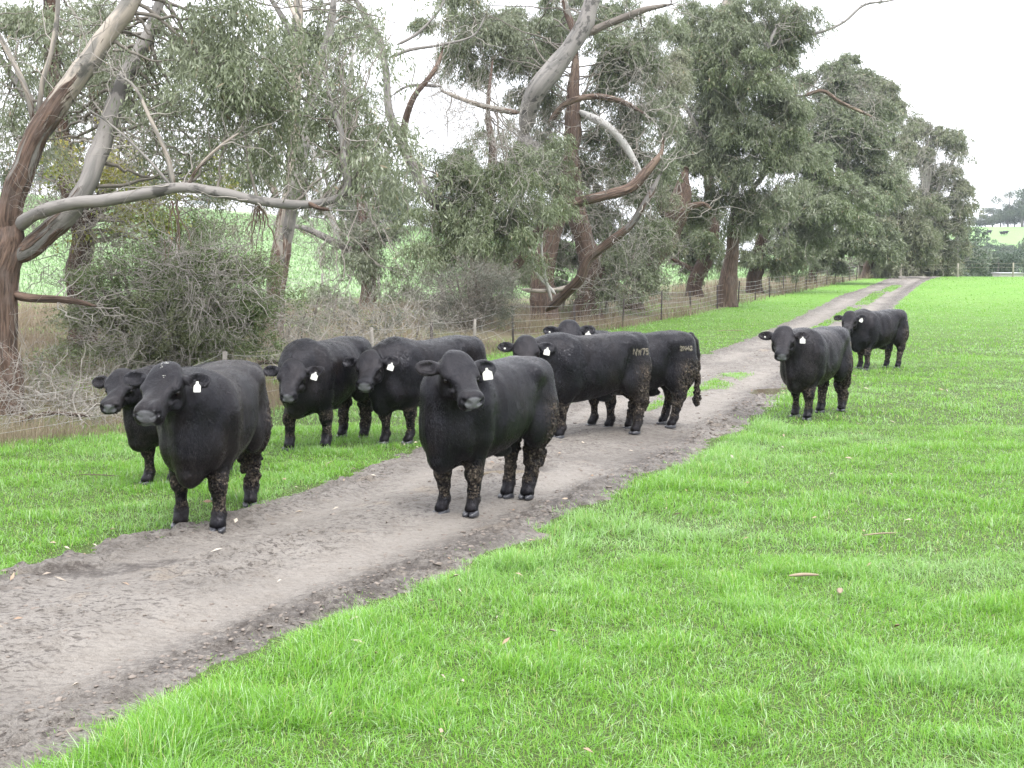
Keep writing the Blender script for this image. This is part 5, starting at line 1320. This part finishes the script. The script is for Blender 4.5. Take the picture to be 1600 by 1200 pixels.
# T8..T10
t = Tree('gum_tree', 'low dark trunk leaning right, deep in shade just left of the tall rusty-based gum', 'tree', 1092, 66, seed=8)
t.limb([(1086, 440, 12), (1096, 420, 12), (1108, 395, 11), (1114, 360, 10), (1110, 300, 8), (1100, 230, 7)], BK_DARK, (1, .8), 'trunk', ground_to=True)
t.limb([(1090, 425, 4), (1070, 415, 4), (1050, 405, 3)], BK_RUST, (1, .8), sides=8)
for (px, py, rx, ry, dd, de) in [(1080, 370, 50, 35, 0, 1), (1110, 390, 40, 28, 1, .9), (1070, 320, 50, 40, 2, 1)]:
    t.clump(px, py, rx, ry, dd, de, leaf=(.12, .022), mat=LF_DARK, gap=.42)
t.finish()
t = Tree('gum_tree', 'tall leafy gum with rusty lower trunk and white upper stem, right of the snapped trunk', 'tree', 1138, 58, seed=9)
t.limb([(1136, 448, 14), (1140, 420, 12), (1146, 380, 10), (1150, 330, 8), (1146, 280, 7), (1136, 230, 7), (1130, 170, 8), (1126, 110, 8), (1132, 50, 8), (1140, -10, 8), (1148, -60, 6)], BK_GUM, (1.3, -.5), 'trunk', ground_to=True, sides=18)
t.limb([(1130, 180, 5), (1160, 130, 4.5, -1), (1190, 90, 3.5, -2), (1215, 40, 3, -2)], BK_GREY, (0, 0), sides=9)
t.limb([(1140, 300, 5), (1110, 240, 4, -1), (1085, 190, 3.4, -2), (1060, 150, 3, -2)], BK_GREY, (0, 0), sides=9)
t.limb([(1145, 350, 5), (1180, 290, 4, -1), (1215, 250, 3, -1.5)], BK_GREY, (0, 0), sides=9)
t.limb([(1265, 54, 2.4, -1), (1290, 48, 2.2, -1), (1320, 34, 2, -1), (1350, 8, 1.8, -1), (1385, 2, 1.4, -1), (1410, -3, .9, -1)], BK_GREY, (0, 0), sides=7)
t.limb([(1205, 70, 3, -1), (1235, 62, 2.8, -1), (1268, 53, 2.5, -1)], BK_GREY, (0, 0), sides=7)
t.limb([(1255, 150, 3, -1), (1285, 142, 3, -1), (1310, 158, 2.8, -1), (1335, 170, 2.4, -1), (1362, 182, 1.8, -1)], BK_RUST, (.6, .4), sides=7)
t.limb([(1200, 170, 3.4, -1), (1230, 155, 3.2, -1), (1258, 150, 3, -1)], BK_GREY, (0, 0), sides=7)
for (px, py, rx, ry, dd, de) in [(1110, 30, 70, 50, -1, 1.1), (1170, 30, 70, 50, 0, 1.2), (1215, 70, 48, 55, 0, 1.2), (1090, 100, 60, 50, -1, 1.1), (1160, 110, 75, 55, -2, 1.2), (1218, 140, 42, 50, -1, 1.2), (1110, 180, 70, 50, -1, 1.2), (1185, 190, 65, 50, -2, 1.2), (1225, 215, 30, 35, -1, 1), (1070, 240, 45, 50, 0, 1), (1130, 250, 60, 45, -1, 1.2), (1195, 260, 48, 45, -2, 1.2), (1100, 310, 50, 40, 0, 1), (1165, 320, 55, 40, -1, 1.1), (1060, 190, 40, 40, 1, .9), (1060, 60, 50, 50, 2, .9), (1240, 20, 30, 30, -1, .7)]:
    t.clump(px, py, rx, ry, dd, de, leaf=(.12, .020), mat=LF_DARK if (px + py) % 3 else LF_GUM, gap=.42)
t.twigs(1120, 200, 100, 130, 60, -3, 1.7, .008); t.twigs(1320, 130, 50, 30, 40, -1, 1.4, .006, frm=(1230, 130)); t.twigs(1170, 330, 60, 40, 30, -3, 1.5, .008)
t.finish()
t = Tree('gum_tree', 'dark-trunked bushy tree between the tall leafy gum and the trees by the rail gate', 'tree', 1184, 72, seed=10)
t.limb([(1180, 440, 11), (1184, 410, 11), (1190, 375, 10), (1200, 340, 8), (1215, 290, 6)], BK_DARK, (1, .9), 'trunk', ground_to=True)
t.limb([(1190, 395, 4), (1225, 385, 3.4), (1250, 378, 2.4)], BK_DARK, (.8, .6), sides=8)
for (px, py, rx, ry, dd, de) in [(1200, 370, 50, 35, 0, 1), (1240, 320, 50, 45, 0, 1.2), (1260, 370, 45, 35, 0, 1.1), (1215, 320, 40, 40, 1, 1), (1265, 270, 45, 40, 1, 1.1), (1290, 330, 50, 45, 0, 1.2), (1245, 240, 35, 35, 1, .9), (1215, 405, 40, 18, 0, .8), (1310, 290, 40, 35, 2, 1)]:
    t.clump(px, py, rx, ry, dd, de, leaf=(.12, .022), mat=LF_DARK if px % 20 else LF_GUM, gap=.41, hang=.6)
t.twigs(1240, 330, 70, 60, 35, -2, 1.8, .009)
t.finish()
# far gums towards the gate
for (lab, px, d, tr, mat, cl, tw, sd) in [
    ('bushy grey-green gum with a twiggy top, first of the far row past the dark-trunked tree', 1290, 86, [(1268, 432, 8), (1280, 400, 8), (1300, 340, 7), (1315, 260, 6), (1322, 180, 5), (1325, 120, 4)], LF_GUM,
     [(1310, 120, 55, 32, .9), (1285, 165, 45, 40, .7), (1345, 150, 45, 35, .8), (1330, 215, 60, 45, .75), (1290, 235, 45, 40, .9), (1350, 300, 48, 45, 1.2), (1330, 350, 55, 40, 1.2), (1290, 385, 50, 30, 1), (1370, 265, 35, 40, 1.1), (1345, 390, 50, 28, 1)], [(1310, 190, 70, 60, 70)], 11),
    ('flat-topped gum behind it, its crown level with the middle of the far row', 1370, 100, [(1352, 432, 7), (1362, 390, 7), (1375, 320, 6), (1380, 230, 5), (1382, 160, 4)], LF_OLIVE,
     [(1375, 135, 32, 24, .9), (1392, 165, 26, 24, .8), (1360, 185, 40, 30, .6), (1395, 215, 32, 30, .7), (1400, 280, 35, 40, .8), (1385, 340, 40, 40, 1), (1395, 390, 45, 30, 1), (1425, 350, 35, 50, .8), (1345, 150, 30, 26, .8)], [(1400, 240, 60, 60, 70)], 12),
    ('olive-topped gum at the right end of the row, full of bare grey branches', 1440, 112, [(1425, 434, 7), (1432, 400, 7), (1440, 340, 6), (1446, 270, 5), (1450, 220, 4)], LF_OLIVE,
     [(1455, 202, 40, 18, 1), (1484, 215, 22, 18, .9), (1430, 235, 35, 26, .6), (1480, 265, 28, 26, .5), (1495, 310, 16, 22, .6), (1460, 300, 40, 40, .5), (1440, 350, 40, 40, .7), (1480, 350, 26, 34, .6), (1420, 400, 45, 30, 1), (1465, 400, 40, 26, .9), (1497, 235, 12, 8, .5)], [(1450, 290, 55, 60, 130), (1440, 370, 60, 45, 60)], 13)]:
    t = Tree('gum_tree', lab, 'tree', px, d, seed=sd)
    t.limb(tr, BK_GREY, (.7, 0), 'trunk', ground_to=True)
    for (lx, ly, lr) in [(c[0], c[1], 2.2) for c in cl[::2]]:
        b0 = tr[2]; t.limb([(b0[0], b0[1] + 10, 3.5), ((b0[0] + lx) / 2 + 6, (b0[1] + ly) / 2 - 6, 3), (lx, ly, lr)], BK_GREY, (0, 0), sides=7)
    for (cx, cy, rx, ry, de) in cl: t.clump(cx, cy, rx, ry, 0, de, leaf=(.12, .024), mat=mat, gap=.42, hang=.55)
    for (cx, cy, rx, ry, n) in tw: t.twigs(cx, cy, rx, ry, n, -2, 3.2, .016, up=.3)
    t.finish()

# ---------------------------------------------------------------- shrubs
b = Tree('tangled_bush', 'large tangled bush of pale bare twigs and small green leaves behind the two left cows', 'bush', 265, 21.5, seed=20)
for k in range(12):
    a_ = -70 + k * 12; b.limb([(250 + k * 4, 575, 4), (250 + a_ * .8 + k * 4, 520, 3.2, -.3 + k * .06), (255 + a_ * 1.6, 455, 2.4, -.5 + k * .1), (262 + a_ * 2.0, 400 + abs(a_) * .2, 1.4)], BK_DARK, (.6, .3), 'stem', sides=7)
for (px, py, rx, ry, dd, de) in [(180, 470, 70, 60, 0, .9), (250, 430, 80, 55, -.3, 1), (330, 430, 75, 60, 0, 1), (390, 470, 45, 60, .2, .9), (210, 530, 80, 45, -.4, .9), (300, 510, 90, 55, -.6, .9), (375, 530, 50, 40, -.2, .8), (300, 380, 70, 35, .5, .6), (140, 520, 40, 50, .3, .6), (235, 570, 90, 25, 0, .6)]:
    b.clump(px, py, rx, ry, dd, de * 3.2, leaf=(.058, .018), mat=LF_BUSH, hang=.05, per=26, gap=.44, spray=.26, tw=1.4)
b.twigs(270, 460, 150, 90, 280, -.7, .7, .0055, amp=.09); b.twigs(320, 430, 80, 50, 120, -1.3, .8, .008, amp=.1); b.twigs(270, 540, 150, 50, 300, -.6, .6, .005, amp=.09)
b.finish()
b = Tree('wattle_scrub', 'grey fine-twigged bush behind the central cow, between two gum trunks', 'bush', 735, 35, seed=21)
for k in range(8): b.limb([(720 + k * 4, 515, 3), (700 + k * 11, 470, 2), (680 + k * 16, 432, 1.2)], BK_DARK, (.4, .2), 'stem', sides=6)
for (px, py, rx, ry, dd, de) in [(715, 455, 60, 40, 0, 1), (765, 460, 50, 42, 0, 1), (740, 435, 55, 28, .3, .9), (735, 495, 60, 22, 0, .6), (690, 475, 35, 30, 0, .6)]:
    b.clump(px, py, rx, ry, dd, de * 2, leaf=(.06, .011), mat=LF_GREY, hang=-.3, per=22, gap=.42, spray=.3, tw=1.8)
b.twigs(740, 470, 70, 50, 260, -.5, .7, .006, up=.5, mat='l'); b.twigs(700, 500, 80, 30, 90, -1, .8, .006, up=.3)
b.finish()
for (lab, px, d, cl, mat, sd) in [
    ('small leafy sapling with drooping leaves in the dry grass between the two left gums', 480, 26, [(490, 478, 28, 30, .5), (470, 500, 30, 25, .5), (520, 470, 25, 25, .4)], LF_GUM, 22),
    ('low brown brambly thicket beneath the level branch, left of the slender gum', 560, 30, [(450, 500, 30, 24, .5), (540, 500, 45, 22, .5), (600, 490, 45, 24, .5), (650, 500, 30, 22, .5)], LF_GREY, 28),
    ('straggly green-brown scrub at the foot of the leaning gum at the left edge', 60, 19, [(60, 560, 40, 30, .5), (110, 590, 45, 26, .6), (30, 600, 35, 20, .4)], LF_BUSH, 29),
    ('low green shrub under the central gum, touching its trunks', 870, 52, [(880, 440, 40, 30, .9), (900, 410, 30, 30, .8)], LF_DARK, 23),
    ('dark green shrub filling the shade left of the central trunks', 800, 50, [(800, 420, 45, 30, 1), (760, 410, 40, 24, .9), (690, 400, 35, 25, .8)], LF_DARK, 24),
    ('round grey-green shrub beneath the snapped shaggy trunk', 975, 48, [(960, 430, 42, 32, 1), (985, 400, 30, 26, .9), (945, 460, 25, 18, .7)], LF_GUM, 25),
    ('brown twiggy scrub heaped along the fence near the rail gate', 1330, 112, [(1300, 405, 45, 18, .6), (1370, 405, 40, 18, .7), (1230, 408, 40, 16, .7)], LF_OLIVE, 26),
    ('scrubby grey-brown thicket behind the rail gate', 1440, 122, [(1420, 415, 40, 20, 1), (1470, 412, 40, 20, 1), (1380, 418, 35, 16, .9)], LF_OLIVE, 27)]:
    b = Tree('shrub', lab, 'shrub', px, d, seed=sd)
    for (cx, cy, rx, ry, de) in cl:
        b.limb([(cx, cy + ry * 1.4, 2), (cx + 4, cy + 5, 1.6), (cx + 8, cy - ry * .4, 1)], BK_DARK, (.4, .2), 'stem', sides=6)
        b.clump(cx, cy, rx, ry, 0, de, leaf=(.09, .022), mat=mat, hang=.35, gap=.42); b.twigs(cx, cy, rx * .9, ry * .9, 30, -.5, .035 * d, .00016 * d)
    b.finish()

for (lab, px, d, pts, sd) in [
    ('fallen grey branches and broken twigs in the dry grass by the left fence wires', 90, 16.8, [(60, 640, 90, 24, 90), (130, 625, 80, 26, 90), (20, 610, 60, 30, 60)], 31),
    ('dead sticks and brown weed stalks heaped behind the fence above the left cows', 430, 24, [(400, 560, 70, 26, 90), (500, 545, 70, 26, 90), (600, 525, 60, 24, 80)], 32)]:
    b = Tree('brush_pile', lab, 'dead branches', px, d, seed=sd)
    b.limb([(px - 60, pts[0][1] + 18, 4), (px - 10, pts[0][1] + 6, 3.4, -.2), (px + 50, pts[0][1] + 10, 2.4, -.3)], BK_DARK, (.6, .4), sides=7)
    for (cx, cy, rx, ry, n) in pts: b.twigs(cx, cy, rx, ry, n, 0, .7, .005 * d / 17, amp=.08, rd=1.2)
    b.finish()

# ---------------------------------------------------------------- distance: woodland, hill-top trees, hill cattle
LF_FAR = mat_leaf('far_woodland_leaves', (.055, .085, .055), (.10, .135, .085), (.14, .16, .11), (.12, .12, .09), .2, .6, .3)
def far_tree(hgt, wid, seed):
    r = np.random.default_rng(seed); root = thing('woodland_tree', None, 'tree', (0, 0, 0))
    P = resample(np.array([[0, 0, -.5, wid * .035], [wid * .03, 0, hgt * .3, wid * .03], [-wid * .02, 0, hgt * .6, wid * .018], [0, 0, hgt * .85, wid * .008]]), 1)
    V, Q, tc = tubes(P[None, :, :3], P[None, :, 3], 7); mk('trunk', V, [Q], BK_GREY, root, attrs=dict(tc=tc, shag=np.full(len(V), .3)))
    A = Acc()
    for k in range(15):
        c = np.array([r.normal(0, wid * .22), r.normal(0, wid * .22), hgt * (.24 + .62 * r.random())]); c[:2] *= 1.25 - .5 * (c[2] / hgt); R = wid * (.13 + .12 * r.random())
        n = 240; U = nrm(r.normal(size=(n, 3))) * r.random((n, 1)) ** .3; p = c + U * R * np.array([1, 1, .75])
        D = r.normal(size=(n, 3)); V, Q, rn, pa = leaves(p, D, R * (.22 + .15 * r.random(n)), R * (.10 + .06 * r.random(n)), r.random(n) * .9, np.full(n, .3 + .4 * r.random()))
        A.add(V, Q, rnd=rn, patch=pa)
    A.build('crown', LF_FAR, root)
    return root
def copy_tree(o):
    c = o.copy(); COL.objects.link(c)
    for ch in o.children:
        d = ch.copy(); COL.objects.link(d); d.parent = c
    return c
proto = [far_tree(9, 9, 1), far_tree(7.5, 8.5, 2), far_tree(10, 8, 3), far_tree(6, 7, 4)]
used = set()
def place(k, x, y, s, label, group, sz=0.0):
    o = proto[k] if k not in used else copy_tree(proto[k]); used.add(k)
    o.location = (x, y, float(terrain(x, y)) - sz); o.scale = (s, s, s); o.rotation_euler = (0, 0, (x * 7.3) % 6.28)
    o['label'] = label; o['group'] = group
    return o
r = np.random.default_rng(77)
FW = [(Y, px) for Y in (140, 170, 205, 240, 275, 305, 325) for px in np.arange(1395 if Y < 250 else 1430, 1700, 2000 * 7.0 / Y)]
for (Y, px) in FW:
    Y2 = Y + r.uniform(-10, 10); px2 = px + r.uniform(-12, 12)
    if abs(px2 - 1572) < 45 and Y2 < 160: continue
    k = int(r.integers(0, 4)); s = r.uniform(.75, 1.1) * np.interp(Y, [130, 170, 205, 240, 275, 305, 325], [.65, .95, 1.2, 1.35, 1.3, 1.15, 1.0])
    place(k, (px2 - 800) / F * Y2, Y2, s, 'rounded grey-green tree of the far woodland below the hill at the right', 'trees of the far woodland at the right')
for px in np.arange(1440, 1690, 17):
    place(int(px) % 4, (px + 6 * math.sin(px) - 800) / F * 340, 340 + 6 * math.cos(px * 2), .42 + .1 * math.sin(px * 3), 'rounded grey-green tree of the far woodland below the hill at the right', 'trees of the far woodland at the right')
for (px, Y, s, k) in [(1592, 425, 1.6, 0), (1570, 430, 1.25, 2), (1546, 430, .9, 1), (1515, 432, .55, 3), (1620, 428, 1.5, 2), (1535, 434, .6, 1), (1655, 430, 1.3, 0), (1497, 436, .4, 1), (1580, 436, 1.1, 3), (1558, 434, .8, 0), (1526, 436, .5, 0), (1607, 436, 1.3, 1), (1508, 438, .35, 2)]:
    place(k, (px - 800) / F * Y, Y, s, 'hazy blue-grey tree on the far hilltop skyline at the right', 'trees on the far hilltop at the right')
for (px, Y, s, k) in [(592, 180, 1.05, 2), (560, 190, .8, 0), (625, 186, .8, 1), (610, 195, .9, 0), (110, 225, .7, 1), (70, 230, .8, 2), (20, 228, .6, 3), (240, 226, .5, 1), (330, 224, .6, 0), (700, 200, .8, 1), (760, 210, .9, 2)]:
    place(k, (px - 800) / F * Y, Y, s, 'hazy tree on the ridge above the crop field at the left', 'trees on the ridge above the crop field')
# litter lying in the paddock
def bark_piece(px, py, L, w_, ang, label, mat, name='bark_strip', curl=.006):
    g = ground(px, py); K = 9; t_ = np.linspace(-.5, .5, K); a = Acc()
    P = np.stack([t_ * L * math.cos(ang), t_ * L * math.sin(ang), .055 + curl * np.cos(t_ * 5) + 0 * t_], -1)
    V, Q, _ = tubes(P, w_ * (1 - (2 * np.abs(t_)) ** 3 * .7), 6, rough=.3, seed=int(px)); V[:, 2] = .055 + (V[:, 2] - .055) * .5; a.add(V, Q)
    a.add(V[-6:], T=[(0, 1, 2), (0, 2, 3), (0, 3, 4), (0, 4, 5)]); a.add(V[:6], T=[(2, 1, 0), (3, 2, 0), (4, 3, 0), (5, 4, 0)])
    o = a.build(name, mat); o.location = g; tag(o, label, 'bark' if name == 'bark_strip' else 'stick'); return o
M_PB = plain('pale_bark', (.22, .175, .125), .8, .2, 25, .35); M_DS = plain('dark_stick', (.10, .075, .055), .8, .2, 25, .35)
bark_piece(1375, 846, .30, .010, .3, 'pale curved strip of bark lying in the right-hand grass', M_PB)
bark_piece(1256, 912, .20, .020, .1, 'short thick pale piece of bark with a dark end in the right-hand grass', M_PB)
bark_piece(1312, 937, .12, .02, 1.3, 'small pinkish bark flake standing in the grass right of the thick bark piece', M_PB)
bark_piece(155, 752, .5, .010, -.25, 'thin dark stick in the grass left of the leftmost cow', M_DS, 'dead_stick')
bark_piece(1142, 519, .9, .02, -.1, 'thin pale stick lying on the verge grass left of the far track', M_PB, 'dead_stick')
# hill cattle
side_cow = [o for o in COL.objects if o.name.startswith('black_cow')][5]
for i, (px, Y, an) in enumerate([(1523, 395, 0), (1535, 390, 2.6), (1541, 396, .4), (1562, 392, 3.3), (1566, 394, .2), (1600, 396, 1)]):
    x = (px - 800) / F * Y; c = side_cow.copy(); COL.objects.link(c); c.name = 'distant_cow'
    for ch in side_cow.children:
        if ch.name.startswith('body'): d = ch.copy(); COL.objects.link(d); d.parent = c
    c.location = (x, Y, float(terrain(x, Y))); c.rotation_euler = (0, 0, an)
    c['label'] = 'tiny black cow grazing on the far green hill at the right'; c['group'] = 'cattle on the far hill'

print('LEAVES', NLEAF)
# ---------------------------------------------------------------- the air
def haze_box():
    V, Q = box(-620, 620, -40, 1180, -8, 45)
    t = NT('haze_air'); v = t.n('ShaderNodeVolumePrincipled'); v.inputs['Color'].default_value = (.86, .92, 1.0, 1)
    v.inputs['Density'].default_value = HAZE; v.inputs['Anisotropy'].default_value = 0.2
    t.l(v.outputs[0], t.out.inputs['Volume'])
    tag(mk('haze', V, [np.array(Q)], t.m, smooth=False), kind='stuff')
HAZE = .00026
haze_box()
